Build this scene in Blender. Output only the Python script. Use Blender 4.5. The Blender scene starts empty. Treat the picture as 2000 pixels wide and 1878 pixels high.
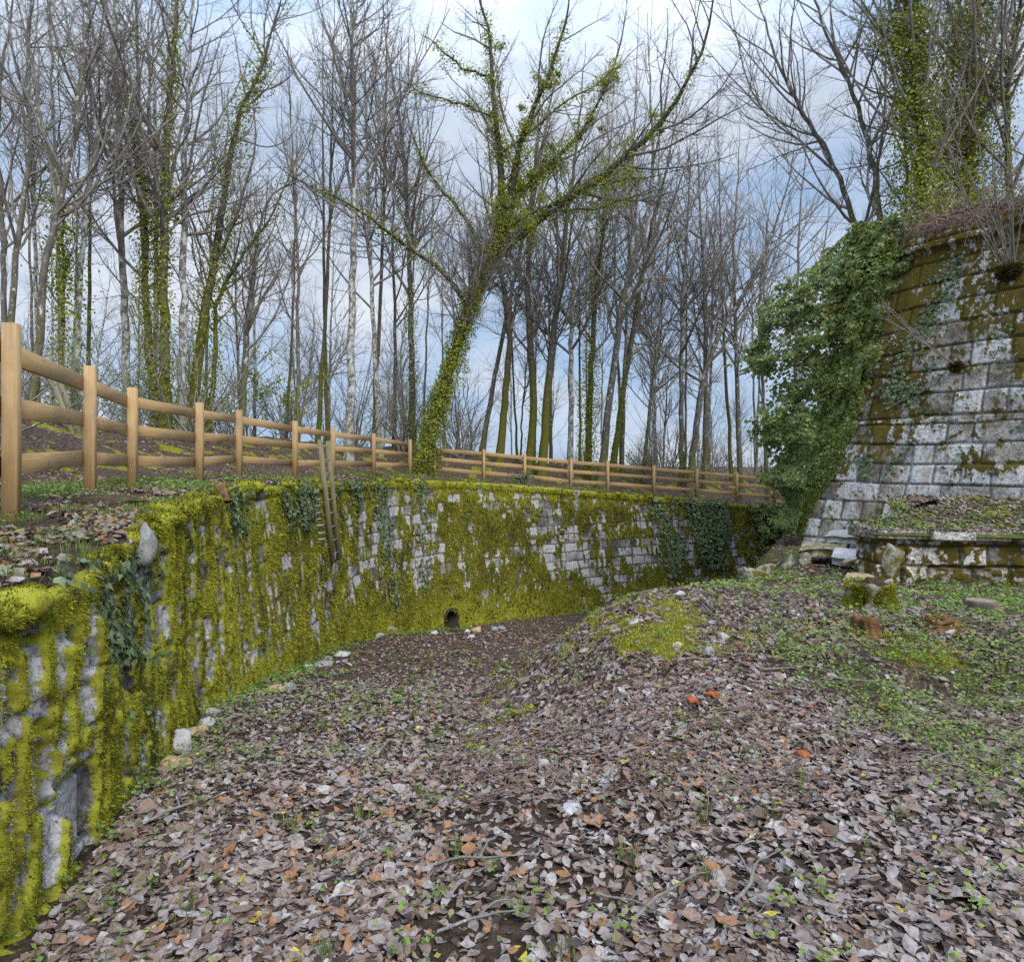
import bpy, math, random
import numpy as np
S = bpy.context.scene
COL = S.collection
FP = 1303.0          # focal length in photo pixels (2000 px wide)
HY = 905.0           # horizon row
# ------------------------------------------------------------ camera
cd = bpy.data.cameras.new("camera"); cam = bpy.data.objects.new("camera", cd); COL.objects.link(cam)
cam.location = (0, 0, 0); cam.rotation_euler = (math.radians(90), 0, 0)
cd.sensor_width = 36; cd.lens = FP/2000*36; cd.shift_y = -(939-HY)/2000
cd.clip_start = 0.05; cd.clip_end = 3000
S.camera = cam
# ------------------------------------------------------------ world
SUN_EL, SUN_ROT = math.radians(40), math.radians(152)
w = bpy.data.worlds.new("World"); S.world = w; w.use_nodes = True
nt = w.node_tree; N = nt.nodes; L = nt.links
bg = N["Background"]; bg.inputs["Strength"].default_value = 0.12
sky = N.new("ShaderNodeTexSky"); sky.sky_type = 'NISHITA'; sky.sun_disc = False
sky.sun_elevation = SUN_EL; sky.sun_rotation = SUN_ROT; sky.air_density = 1.0; sky.dust_density = 1.5
tc = N.new("ShaderNodeTexCoord"); mp = N.new("ShaderNodeMapping"); L.new(tc.outputs["Generated"], mp.inputs[0])
mp.inputs["Scale"].default_value = (1.0, 1.0, 2.2); mp.inputs["Location"].default_value = (0.35, 0.1, 0.2)
nz = N.new("ShaderNodeTexNoise"); nz.inputs["Scale"].default_value = 2.3; nz.inputs["Detail"].default_value = 7; nz.inputs["Roughness"].default_value = .52
nz.inputs["Distortion"].default_value = .35
L.new(mp.outputs[0], nz.inputs["Vector"])
cr = N.new("ShaderNodeValToRGB"); cr.color_ramp.elements[0].position = .40; cr.color_ramp.elements[1].position = .60
L.new(nz.outputs["Fac"], cr.inputs[0])
nz2 = N.new("ShaderNodeTexNoise"); nz2.inputs["Scale"].default_value = 5; nz2.inputs["Detail"].default_value = 6
L.new(mp.outputs[0], nz2.inputs["Vector"])
cc = N.new("ShaderNodeValToRGB"); cc.color_ramp.elements[0].color = (3.2, 3.75, 4.6, 1); cc.color_ramp.elements[1].color = (4.7, 5.0, 5.55, 1)
cc.color_ramp.elements[0].position = .3; cc.color_ramp.elements[1].position = .7
L.new(nz2.outputs["Fac"], cc.inputs[0])
thin = N.new("ShaderNodeMixRGB"); thin.inputs[0].default_value = .85; thin.inputs[2].default_value = (2.15, 3.1, 4.6, 1)
L.new(sky.outputs[0], thin.inputs[1])
mx = N.new("ShaderNodeMixRGB"); L.new(cr.outputs[0], mx.inputs[0]); L.new(thin.outputs[0], mx.inputs[1]); L.new(cc.outputs[0], mx.inputs[2])
# overcast sky: the zenith is brighter than the horizon
sx = N.new("ShaderNodeSeparateXYZ"); L.new(tc.outputs["Generated"], sx.inputs[0])
el = N.new("ShaderNodeMapRange"); el.inputs[1].default_value = .45; el.inputs[2].default_value = 1.; el.inputs[3].default_value = .76; el.inputs[4].default_value = 3.0
L.new(sx.outputs[2], el.inputs[0])
ml = N.new("ShaderNodeVectorMath"); ml.operation = 'SCALE'; L.new(mx.outputs[0], ml.inputs[0]); L.new(el.outputs[0], ml.inputs["Scale"])
L.new(ml.outputs[0], bg.inputs["Color"])
# ------------------------------------------------------------ sun
sd = bpy.data.lights.new("sun", 'SUN'); sun = bpy.data.objects.new("sun", sd); COL.objects.link(sun)
sd.energy = 1.5; sd.angle = math.radians(24); sd.color = (1, .94, .84)
# sun stands behind and right of the camera
az = SUN_ROT
sdir = np.array([math.sin(az)*math.cos(SUN_EL), math.cos(az)*math.cos(SUN_EL), math.sin(SUN_EL)])
from mathutils import Vector
sun.rotation_euler = Vector(-sdir).to_track_quat('-Z', 'Y').to_euler(); sun.location = (0, -5, 30)
S.view_settings.view_transform = 'Standard'; S.view_settings.look = 'None'
S.view_settings.exposure = 0.95; S.view_settings.gamma = 1
S.cycles.max_bounces = 4; S.cycles.diffuse_bounces = 3; S.cycles.glossy_bounces = 1
S.cycles.use_denoising = False
# ============================================================ helpers
rng = np.random.default_rng(7)
def _h(ix, iy, iz, seed):
    with np.errstate(over='ignore'):
        h = (ix.astype(np.int64)*374761393 + iy.astype(np.int64)*668265263 + iz.astype(np.int64)*2246822519 + seed*3266489917) & 0xFFFFFFFF
        h = ((h ^ (h >> 13))*1274126177) & 0xFFFFFFFF
        h = ((h ^ (h >> 16))*2654435761) & 0xFFFFFFFF
        h = h ^ (h >> 15)
    return (h & 0xFFFFFF)/float(0xFFFFFF)
def vn(x, y, z=0., seed=0):
    x, y, z = np.broadcast_arrays(np.asarray(x, float), np.asarray(y, float), np.asarray(z, float))
    xi, yi, zi = np.floor(x), np.floor(y), np.floor(z)
    fx, fy, fz = x-xi, y-yi, z-zi
    fx = fx*fx*(3-2*fx); fy = fy*fy*(3-2*fy); fz = fz*fz*(3-2*fz)
    flat = not np.any(z)
    r = 0
    for dz in ((0,) if flat else (0, 1)):
        wz = 1 if flat else (fz if dz else 1-fz)
        for dy in (0, 1):
            wy = fy if dy else 1-fy
            for dx in (0, 1):
                wx = fx if dx else 1-fx
                r = r + wx*wy*wz*_h(xi+dx, yi+dy, zi+dz, seed)
    return r
def fbm(x, y, z=0., seed=0, o=4, g=.5):
    a, s, t, f = 1., 0., 0., 1.
    for i in range(o):
        s = s + a*vn(np.asarray(x)*f, np.asarray(y)*f, np.asarray(z)*f, seed+i*17); t += a; a *= g; f *= 2.03
    return s/t
def ss(a, b, x):
    t = np.clip((x-a)/(b-a), 0, 1); return t*t*(3-2*t)
def mesh(name, V, F, mat, parent=None, smooth=False, attrs=None):
    """V (n,3); F list of (m,k) int arrays; one mesh object"""
    me = bpy.data.meshes.new(name)
    if not isinstance(F, (list, tuple)): F = [F]
    F = [np.asarray(f, np.int32) for f in F if len(f)]
    V = np.asarray(V, np.float32)
    me.vertices.add(len(V)); me.vertices.foreach_set("co", V.ravel())
    li = np.concatenate([f.ravel() for f in F]); me.loops.add(len(li)); me.loops.foreach_set("vertex_index", li)
    cnt = np.concatenate([np.full(len(f), f.shape[1], np.int32) for f in F])
    st = np.concatenate([[0], np.cumsum(cnt)[:-1]]).astype(np.int32)
    me.polygons.add(len(cnt)); me.polygons.foreach_set("loop_start", st)
    if smooth: me.polygons.foreach_set("use_smooth", np.ones(len(cnt), bool))
    me.update(calc_edges=True); me.validate()
    for k, a in (attrs or {}).items():
        a = np.asarray(a, np.float32)
        if a.ndim == 1:
            at = me.attributes.new(k, 'FLOAT', 'POINT'); at.data.foreach_set("value", a)
        else:
            at = me.attributes.new(k, 'FLOAT_VECTOR', 'POINT'); at.data.foreach_set("vector", a.ravel())
    if mat: me.materials.append(mat)
    o = bpy.data.objects.new(name, me); COL.objects.link(o)
    if parent is not None: o.parent = parent
    return o
def tag(o, label=None, cat=None, group=None, kind=None):
    if label: o["label"] = label
    if cat: o["category"] = cat
    if group: o["group"] = group
    if kind: o["kind"] = kind
    return o
def empty(name, loc, label, cat, group=None, kind=None):
    o = bpy.data.objects.new(name, None); COL.objects.link(o); o.location = loc; o.empty_display_size = .2
    return tag(o, label, cat, group, kind)
def grid_faces(nu, nv, off=0):
    i = np.arange(nu-1)[:, None]*nv + np.arange(nv-1)[None, :]
    i = i.ravel()+off
    return np.stack([i, i+nv, i+nv+1, i+1], 1)
def tubes(P, R, m=4, caps=False):
    """P (B,K,3), R (B,K) -> V,F"""
    B, K, _ = P.shape
    T = np.gradient(P, axis=1); T /= np.linalg.norm(T, axis=2, keepdims=True)+1e-9
    ref = np.where(np.abs(T[:, :1, 2:3]) > .9, np.array([1., 0, 0]), np.array([0, 0, 1.]))
    ref = np.broadcast_to(ref, T.shape)
    A = np.cross(T, ref); A /= np.linalg.norm(A, axis=2, keepdims=True)+1e-9
    Bn = np.cross(T, A)
    th = np.arange(m)*2*np.pi/m
    V = P[:, :, None, :] + R[:, :, None, None]*(A[:, :, None, :]*np.cos(th)[None, None, :, None] + Bn[:, :, None, :]*np.sin(th)[None, None, :, None])
    b = (np.arange(B)*K*m)[:, None, None]; k = (np.arange(K-1)*m)[None, :, None]; j = np.arange(m)[None, None, :]; j2 = (j+1) % m
    F = np.stack([b+k+j, b+k+j2, b+k+m+j2, b+k+m+j], -1).reshape(-1, 4)
    return V.reshape(-1, 3), F
class MB:
    def __init__(s): s.V = []; s.F = []; s.A = {}; s.n = 0
    def add(s, V, F, **at):
        V = np.asarray(V, float)
        if not isinstance(F, (list, tuple)): F = [F]
        s.V.append(V); s.F += [np.asarray(f)+s.n for f in F]
        for k, v in at.items(): s.A.setdefault(k, []).append(np.broadcast_to(v, (len(V),)+np.shape(v)[1:]) if np.ndim(v) else np.full(len(V), v))
        s.n += len(V); return s
    def build(s, name, mat, parent=None, smooth=False):
        return mesh(name, np.concatenate(s.V), s.F, mat, parent, smooth, {k: np.concatenate(v) for k, v in s.A.items()})
def W(px, py, D): return np.array([(px-1000)/FP*D, D, (HY-py)/FP*D])
def chaikin(P, n=3):
    P = np.asarray(P, float)
    for _ in range(n):
        a = P[:-1]*.75+P[1:]*.25; b = P[:-1]*.25+P[1:]*.75
        Q = np.empty((2*len(a)+2, P.shape[1])); Q[0] = P[0]; Q[-1] = P[-1]; Q[1:-1:2] = a; Q[2:-1:2] = b; P = Q
    return P
def frames(Nn, rg, spin=None):
    n = len(Nn); Nn = Nn/(np.linalg.norm(Nn, axis=1, keepdims=True)+1e-9)
    r = rg.normal(size=(n, 3)) if spin is None else spin
    X = r-(r*Nn).sum(1, keepdims=True)*Nn; X /= np.linalg.norm(X, axis=1, keepdims=True)+1e-9
    Y = np.cross(Nn, X)
    return np.stack([X, Y, Nn], 2)      # columns
def inst(T, Fc, pos, Rm, sc, tid=None, **at):
    """T (t,nv,3) templates; returns V,F list,attr dict"""
    n = len(pos); nv = T.shape[1]
    if tid is None: tid = rng.integers(0, len(T), n)
    loc = T[tid]*(sc[:, None, :] if np.ndim(sc) == 2 else sc[:, None, None])
    V = np.einsum('nij,nvj->nvi', Rm, loc)+pos[:, None, :]
    off = (np.arange(n)*nv)[:, None, None]
    F = [(np.asarray(f)[None]+off).reshape(-1, np.asarray(f).shape[1]) for f in Fc]
    A = {k: np.repeat(v, nv) for k, v in at.items()}
    return V.reshape(-1, 3), F, A
# leaf templates --------------------------------------------------
def leaf_detailed(rg, k=10, wmul=1.):
    out = []
    for i in range(k):
        ys = np.array([-.5, -.25, 0., .25, .5])
        w_ = np.array([.04, .30, .34, .22, .02])*rg.uniform(.75, 1.25)*wmul*(1+rg.normal(0, .12, 5))
        cu = rg.uniform(-.3, .5); fo = rg.uniform(-.35, .5); tw = rg.uniform(-.35, .35)
        v = []
        for j, y in enumerate(ys):
            for c in (-1, 0, 1):
                x = c*w_[j]; z = fo*abs(x)*(1 if c else 0)+cu*y*y*1.6+tw*x*y*2+rg.normal(0, .03)
                v.append((x, y+.04*c*rg.normal(), z))
        out.append(v)
    f = grid_faces(5, 3)
    return np.array(out), [f]
def leaf_simple(rg, k=8, wmul=1.):
    out = []
    for i in range(k):
        a = rg.uniform(-.25, .35); w_ = rg.uniform(.26, .42)*wmul
        out.append([(0, -.5, a*.3), (w_, -.05, a*.5+rg.normal(0, .05)), (0, .5, a*.4), (-w_, -.05, a*.5+rg.normal(0, .05)), (0, 0, 0)])
    return np.array(out), [np.array([[0, 1, 4], [1, 2, 4], [2, 3, 4], [3, 0, 4]])]
def leaf_ivy(rg, k=6):
    pts = np.array([(0, -.42), (.30, -.46), (.52, -.12), (.25, .06), (.0, .55), (-.25, .06), (-.52, -.12), (-.30, -.46)])
    out = []
    for i in range(k):
        c = rg.uniform(.05, .35); v = [(x*rg.uniform(.9, 1.1), y*rg.uniform(.9, 1.1), -c*(x*x+y*y)+rg.normal(0, .02)) for x, y in pts]
        v.append((0, -.1, .03)); out.append(v)
    f = np.array([[i, (i+1) % 8, 8] for i in range(8)])
    return np.array(out), [f]
LD, LDF = leaf_detailed(rng); LS, LSF = leaf_simple(rng); LI, LIF = leaf_ivy(rng)
BL = np.array([[(-.06, 0, 0), (.06, 0, 0), (.05, .5, .12), (-.05, .5, .12), (0, 1, .45)],
               [(-.05, 0, 0), (.05, 0, 0), (.05, .5, .02), (-.05, .5, .02), (0, 1, .2)]]); BLF = [np.array([[0, 1, 2, 3]]), np.array([[3, 2, 4]])]
TR = np.array([[(-.16, 0, 0), (.16, 0, 0), (0, 1, 0)], [(-.2, 0, 0), (.14, 0, 0.05), (.05, 1, .2)]]); TRF = [np.array([[0, 1, 2]])]
# ============================================================ materials
def newmat(name, rough=.9, spec=.2):
    m = bpy.data.materials.new(name); m.use_nodes = True; t = m.node_tree
    b = t.nodes["Principled BSDF"]; b.inputs["Roughness"].default_value = rough
    b.inputs["Specular IOR Level"].default_value = spec
    return m, t, b
class NB:
    def __init__(s, t): s.t = t
    def n(s, ty, **k):
        x = s.t.nodes.new(ty)
        for a, v in k.items(): setattr(x, a, v)
        return x
    def lk(s, a, b): s.t.links.new(a, b)
    def attr(s, name, out="Fac"):
        x = s.n("ShaderNodeAttribute", attribute_name=name); return x.outputs[out]
    def obj(s, sc=(1, 1, 1)):
        c = s.n("ShaderNodeTexCoord"); m = s.n("ShaderNodeMapping"); m.inputs["Scale"].default_value = sc
        s.lk(c.outputs["Object"], m.inputs[0]); return m.outputs[0]
    def mapv(s, v, sc):
        m = s.n("ShaderNodeMapping"); m.inputs["Scale"].default_value = sc; s.lk(v, m.inputs[0]); return m.outputs[0]
    def noise(s, v, sc, det=4, ro=.55, dist=0):
        x = s.n("ShaderNodeTexNoise"); x.inputs["Scale"].default_value = sc; x.inputs["Detail"].default_value = det
        x.inputs["Roughness"].default_value = ro; x.inputs["Distortion"].default_value = dist
        if v is not None: s.lk(v, x.inputs["Vector"])
        return x.outputs["Fac"]
    def ramp(s, f, stops, const=False):
        x = s.n("ShaderNodeValToRGB"); e = x.color_ramp.elements
        if const: x.color_ramp.interpolation = 'CONSTANT'
        while len(e) < len(stops): e.new(.5)
        for i, (p, c) in enumerate(stops):
            e[i].position = p; c = (c, c, c) if not hasattr(c, '__len__') else c; e[i].color = (*c, 1)
        s.lk(f, x.inputs[0]); return x.outputs[0]
    def mix(s, f, a, b, bt='MIX'):
        x = s.n("ShaderNodeMixRGB", blend_type=bt)
        for i, v in enumerate((f, a, b)):
            if hasattr(v, 'links'): s.lk(v, x.inputs[i])
            elif i == 0: x.inputs[0].default_value = v
            else: x.inputs[i].default_value = (*v, 1)
        return x.outputs[0]
    def math(s, op, a, b=0., c=0., clamp=False):
        x = s.n("ShaderNodeMath", operation=op); x.use_clamp = clamp
        for i, v in enumerate((a, b, c)):
            if hasattr(v, 'links'): s.lk(v, x.inputs[i])
            else: x.inputs[i].default_value = v
        return x.outputs[0]
    def bump(s, h, st, d, b):
        x = s.n("ShaderNodeBump"); x.inputs["Strength"].default_value = st; x.inputs["Distance"].default_value = d
        s.lk(h, x.inputs["Height"]); s.lk(x.outputs[0], b.inputs["Normal"])
MOSS_HI = (.30, .30, .032); MOSS_MID = (.15, .15, .018); MOSS_LO = (.045, .045, .012)
def mat_wall(name, hi=MOSS_HI, mid=MOSS_MID, lo=MOSS_LO, stone=((.10, .095, .09), (.27, .265, .27), (.46, .45, .46)), rust=0.):
    m, t, b = newmat(name, .95, .1); q = NB(t); o = q.obj()
    moss = q.attr("moss"); tone = q.attr("tone"); br = q.attr("bright"); jt = q.attr("joint")
    n1 = q.noise(o, 28, 5, .65)
    f = q.math('ADD', moss, q.math('MULTIPLY', q.math('SUBTRACT', n1, .5), 1.1))
    f = q.math('ADD', f, q.math('MULTIPLY', q.math('SUBTRACT', q.noise(o, 95, 3, .7), .5), .8))
    f = q.ramp(f, [(.40, 0.), (.60, 1.)])
    n2 = q.noise(o, 2.2, 6, .7)
    st = q.ramp(q.math('ADD', n2, q.math('MULTIPLY', q.math('SUBTRACT', tone, .5), .35)), [(.28, stone[0]), (.42, stone[1]), (.56, stone[2])])
    lich = q.ramp(q.noise(o, 24, 7, .8), [(.46, 1.), (.60, .34)])
    st = q.mix(1., st, lich, 'MULTIPLY')
    if rust:
        rs = q.ramp(q.noise(o, 2.6, 7, .75, .6), [(.48, 0.), (.66, rust)])
        st = q.mix(rs, st, (.34, .24, .13))
        st = q.mix(q.ramp(q.noise(q.obj((1, 1, .6)), 9, 7, .8), [(.52, 0.), (.62, .75)]), st, (.10, .065, .03))
    st = q.mix(jt, st, (.045, .04, .03))  # dark joints, and the shade painted into the drain hole
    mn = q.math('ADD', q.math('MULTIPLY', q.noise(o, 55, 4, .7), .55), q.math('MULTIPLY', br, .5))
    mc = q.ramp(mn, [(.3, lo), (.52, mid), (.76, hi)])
    brn = q.ramp(q.noise(o, 3.1, 6, .75), [(.50, 0.), (.64, .75)])
    mc = q.mix(brn, mc, (.085, .062, .016))
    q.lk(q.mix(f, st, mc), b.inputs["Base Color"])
    q.bump(q.math('ADD', q.math('MULTIPLY', q.noise(o, 70, 4, .8), f), q.noise(o, 30, 6, .7)), .42, .02, b)
    return m
M_WALL = mat_wall("mossy_wall")
M_BAST = mat_wall("bastion_stone", hi=(.18, .15, .02), mid=(.10, .075, .018), lo=(.05, .036, .01),
                  stone=((.17, .15, .12), (.40, .385, .36), (.62, .61, .59)), rust=.5)
def mat_leafy(name, stops, rough=.75, trans=.25, spec=.25, const=True):
    m, t, b = newmat(name, rough, spec); q = NB(t); o = q.obj()
    c = q.ramp(q.attr("rnd"), stops, const)
    v = q.ramp(q.noise(o, 60, 3, .6), [(.3, .62), (.7, 1.25)])
    c = q.mix(1., c, v, 'MULTIPLY')
    q.lk(c, b.inputs["Base Color"])
    if trans:
        tr = q.n("ShaderNodeBsdfTranslucent"); q.lk(c, tr.inputs[0]); mx = q.n("ShaderNodeMixShader"); mx.inputs[0].default_value = trans
        out = t.nodes["Material Output"]; q.lk(b.outputs[0], mx.inputs[1]); q.lk(tr.outputs[0], mx.inputs[2]); q.lk(mx.outputs[0], out.inputs[0])
    return m
M_LITTER = mat_leafy("dead_leaves", [(0, (.28, .235, .215)), (.2, (.24, .195, .175)), (.36, (.33, .285, .265)), (.47, (.22, .155, .12)), (.64, (.14, .09, .065)),
                                     (.74, (.26, .17, .13)), (.84, (.06, .04, .035)), (.925, (.30, .15, .07)), (.955, (.38, .35, .33)), (.993, (.5, .42, .05))], .7, .12, .3)
M_IVY = mat_leafy("ivy_leaf", [(0, (.14, .20, .05)), (.35, (.20, .26, .06)), (.6, (.27, .33, .08)), (.85, (.09, .13, .04)), (.95, (.38, .36, .10))], .42, .3, .5)
M_IVYW = mat_leafy("wall_ivy_leaf", [(0, (.10, .14, .065)), (.35, (.14, .19, .08)), (.6, (.19, .24, .10)), (.85, (.06, .085, .04))], .5, .15, .45)
M_IVYY = mat_leafy("tree_ivy_leaf", [(0, (.30, .34, .035)), (.3, (.20, .25, .035)), (.5, (.44, .45, .05)), (.72, (.11, .15, .03)), (.88, (.50, .42, .07)), (.96, (.35, .18, .04))], .5, .45, .4)
M_WEED = mat_leafy("green_weed", [(0, (.15, .23, .045)), (.4, (.22, .30, .06)), (.7, (.10, .16, .04)), (.9, (.30, .36, .08))], .6, .3, .3)
M_GRASS = mat_leafy("grass_blade", [(0, (.12, .19, .035)), (.5, (.18, .24, .05)), (.8, (.28, .26, .10))], .6, .3, .3)
M_MOSST = mat_leafy("moss_tuft", [(0, (.055, .055, .014)), (.16, (.11, .115, .018)), (.30, (.21, .21, .022)), (.46, (.33, .325, .03)), (.70, (.46, .45, .045)), (.88, (.13, .09, .025))], .9, .25, .1)
M_BRAMBLE = mat_leafy("dry_bramble", [(0, (.22, .15, .12)), (.4, (.30, .22, .18)), (.7, (.14, .09, .07))], .85, 0, .15)
def mat_bark(name, cols, lichen=.5, moss=0., mossh=3., lc=(.55, .56, .55), brk=.0):
    m, t, b = newmat(name, .95, .1); q = NB(t); o = q.obj()
    c = q.ramp(q.noise(q.obj((1, 1, .35)), 9, 5, .7), [(.3, cols[0]), (.7, cols[1])])
    if lichen: c = q.mix(q.ramp(q.noise(q.obj((1, 1, .7)), 7, 6, .75), [(.62-.25*lichen, 0.), (.70-.25*lichen, 1.)]), c, lc)
    if moss:
        sp = q.n("ShaderNodeSeparateXYZ"); q.lk(o, sp.inputs[0])
        h = q.math('SUBTRACT', 1., q.math('DIVIDE', sp.outputs[2], mossh)); 
        f = q.ramp(q.math('ADD', q.math('MULTIPLY', h, .55), q.math('MULTIPLY', q.noise(o, 4.5, 6, .75), 1.0)), [(.55, 0.), (.78, moss*.9)])
        c = q.mix(f, c, q.mix(q.noise(o, 20, 4), (.045, .05, .01), (.20, .20, .025)))
    q.lk(c, b.inputs["Base Color"]); q.bump(q.noise(q.obj((1, 1, .4)), 14, 6, .8), .9, .03, b)
    return m
BK_PALE = mat_bark("pale_bark", ((.08, .075, .06), (.24, .23, .20)), .62, .5, 2.)
BK_GREY = mat_bark("grey_bark", ((.07, .064, .05), (.20, .185, .15)), .28, .7, 3.)
BK_MOSS = mat_bark("mossy_bark", ((.06, .053, .04), (.17, .15, .115)), .1, 1., 6.)
BK_TWIG = mat_bark("twig_bark", ((.13, .115, .10), (.31, .285, .255)), .15)
BK_DARK = mat_bark("dark_bark", ((.03, .027, .02), (.09, .08, .06)), .1, .8, 7.)
def mat_ground(name, c0=((.035, .024, .018), (.10, .07, .05), (.19, .15, .13))):
    m, t, b = newmat(name, .97, .05); q = NB(t); o = q.obj()
    c = q.ramp(q.noise(o, 16, 7, .75), [(.32, c0[0]), (.5, c0[1]), (.68, c0[2])])
    g = q.ramp(q.math('ADD', q.attr("grass"), q.math('SUBTRACT', q.noise(o, 9, 5, .7), .5)), [(.45, 0.), (.6, 1.)])
    c = q.mix(g, c, q.mix(q.noise(o, 30, 4), (.06, .10, .02), (.16, .20, .05)))
    f = q.ramp(q.math('ADD', q.attr("moss"), q.math('SUBTRACT', q.noise(o, 12, 5, .7), .5)), [(.45, 0.), (.56, 1.)])
    c = q.mix(f, c, q.mix(q.noise(o, 35, 4), (.10, .10, .012), (.36, .34, .03)))
    q.lk(c, b.inputs["Base Color"]); q.bump(q.noise(o, 24, 7, .8), 1., .05, b)
    return m
M_GROUND = mat_ground("leafy_soil")
def mat_wood(name, a, bb, d, rough=.8):
    m, t, b = newmat(name, rough, .2); q = NB(t)
    g = q.attr("gc", "Vector"); tn = q.attr("tone")
    v = q.mapv(g, (.7, 34, 34))
    n = q.noise(v, 3.0, 4, .55, .5)
    c = q.ramp(n, [(.3, a), (.55, bb), (.8, d)])
    kn = q.ramp(q.noise(q.mapv(g, (3.5, 9, 9)), 1.1, 2, .5), [(.70, 0.), (.78, .8)])
    c = q.mix(kn, c, (a[0]*.45, a[1]*.4, a[2]*.35))
    st = q.ramp(q.noise(q.mapv(g, (1.0, 2, 2)), 1.5, 5, .7), [(.48, 0.), (.70, .6)])
    c = q.mix(st, c, (.21, .165, .11))
    c = q.mix(q.math('MULTIPLY', tn, .75), c, (.15, .10, .065))
    q.lk(c, b.inputs["Base Color"]); v2 = q.mapv(g, (.7, 20, 20)); q.bump(q.noise(v2, 2, 2, .5), .10, .002, b)
    return m
M_WOOD = mat_wood("fence_timber", (.36, .225, .10), (.46, .305, .145), (.54, .38, .20))
M_OLDWOOD = mat_wood("weathered_timber", (.10, .085, .05), (.20, .175, .10), (.27, .24, .15))
def mat_rock(name, a, bb, moss=.0):
    m, t, b = newmat(name, .95, .1); q = NB(t); o = q.obj()
    c = q.ramp(q.noise(o, 5, 7, .7), [(.3, a), (.65, bb)])
    c = q.mix(1., c, q.ramp(q.noise(o, 22, 5, .75), [(.45, 1.), (.66, .45)]), 'MULTIPLY')
    if moss: c = q.mix(q.ramp(q.noise(o, 6, 7, .8), [(.62-.24*moss, 0.), (.74-.24*moss, 1.)]), c, q.mix(q.noise(o, 28, 5, .8), (.03, .03, .008), (.19, .18, .025)))
    q.lk(c, b.inputs["Base Color"]); q.bump(q.noise(o, 18, 7, .8), .8, .02, b); return m
R_WHITE = mat_rock("white_limestone", (.35, .34, .33), (.62, .60, .60))
R_OCHRE = mat_rock("ochre_limestone", (.30, .20, .09), (.58, .46, .28), .2)
R_GREY = mat_rock("grey_limestone", (.20, .21, .21), (.42, .42, .42), .3)
R_MOSS = mat_rock("mossy_limestone", (.25, .23, .20), (.48, .45, .42), .8)
R_RED = mat_rock("terracotta", (.34, .08, .03), (.50, .14, .06), .2)
R_CUT = mat_rock("sawn_wood", (.18, .13, .10), (.36, .28, .22))
R_ROT = mat_rock("rotten_wood", (.09, .045, .02), (.26, .15, .07))
BK_STUMP = mat_bark("stump_bark", ((.05, .04, .03), (.20, .17, .13)), .1)
M_IRON, _t, _b = newmat("galvanised_iron", .5, .5); _b.inputs["Base Color"].default_value = (.45, .46, .48, 1); _b.inputs["Metallic"].default_value = .6
M_SOIL = mat_rock("dark_soil", (.03, .022, .015), (.09, .065, .045), .25)

# ============================================================ terrain functions
FD = np.array([-20, 0, 2, 3.4, 5.3, 8.8, 11.3, 13.4, 15.5, 17, 18.6, 20, 22, 60.])
FZ = np.array([-1.3, -1.45, -1.52, -1.63, -2.08, -2.96, -3.45, -3.75, -4.12, -4.4, -4.75, -4.93, -5.0, -5.2])
PD = np.array([-20, 0, 2, 3, 4.2, 5.0, 6.0, 7.0, 8, 10, 14, 60.]); PZ = np.array([-1.3, -1.36, -1.42, -1.46, -1.55, -1.48, -1.49, -1.57, -1.66, -1.76, -1.76, -1.8])
BND = chaikin([(.4, -20), (.5, 0), (.4, 3), (.35, 5), (.38, 6.6), (.95, 8.3), (2.3, 9.7), (3.8, 10.8), (4.7, 12.5), (5.0, 14.5), (7.6, 20), (13, 28), (30, 50)], 2)
def sdist(P, x, y):
    """signed distance (positive = right side) and arc index to polyline P (n,2)"""
    x = np.asarray(x, float); y = np.asarray(y, float); sh = x.shape; x = x.ravel(); y = y.ravel()
    best = np.full(x.shape, 1e9); sg = np.ones_like(best); par = np.zeros_like(best)
    for i in range(len(P)-1):
        ax, ay = P[i, :2]; bx, by = P[i+1, :2]; dx, dy = bx-ax, by-ay; l2 = dx*dx+dy*dy+1e-12
        t = np.clip(((x-ax)*dx+(y-ay)*dy)/l2, 0, 1); ex = x-ax-t*dx; ey = y-ay-t*dy; d = np.hypot(ex, ey)
        k = d < best; best = np.where(k, d, best); sg = np.where(k, np.where(dx*ey-dy*ex < 0, 1., -1.), sg); par = np.where(k, i+t, par)
    return (best*sg).reshape(sh), par.reshape(sh)
def floor_z(x, y, fine=True):
    x = np.asarray(x, float); y = np.asarray(y, float)
    s, _ = sdist(BND, x, y)
    m = ss(-.95, .8, s + (fbm(x*.7, y*.7, seed=3)-.5)*.5)
    z = np.interp(y, FD, FZ)*(1-m)+np.interp(y, PD, PZ)*m
    z = z + .17*np.exp(-((x-2.4)/2.0)**2-((y-7.2)/1.5)**2)
    z = z - .10*np.exp(-((x-3.0)/.7)**2-((y-4.6)/.35)**2)
    if fine: z = z + (fbm(x*1.3, y*1.3, seed=5)-.5)*.14+(fbm(x*6, y*6, seed=9, o=3)-.5)*.045
    return z
WT = np.array([(-1.35, -6, -.5), (-1.4, 0, -.5), (-1.66, 2.3, -.49), (-2.1, 3.72, -.40), (-2.4, 4.6, -.37), (-3.0, 6.25, -.36), (-3.6, 8.2, -.36), (-3.9, 9.9, -.36), (-4.02, 12, -.37), (-4.04, 15.5, -.42),
               (-3.4, 18.5, -.48), (-2.35, 20.4, -.5), (0, 22, -.69), (2.7, 23.3, -.95), (5.75, 25, -1.29), (8, 26, -1.5), (11.7, 28, -1.93), (20, 32, -2.5)])
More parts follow.
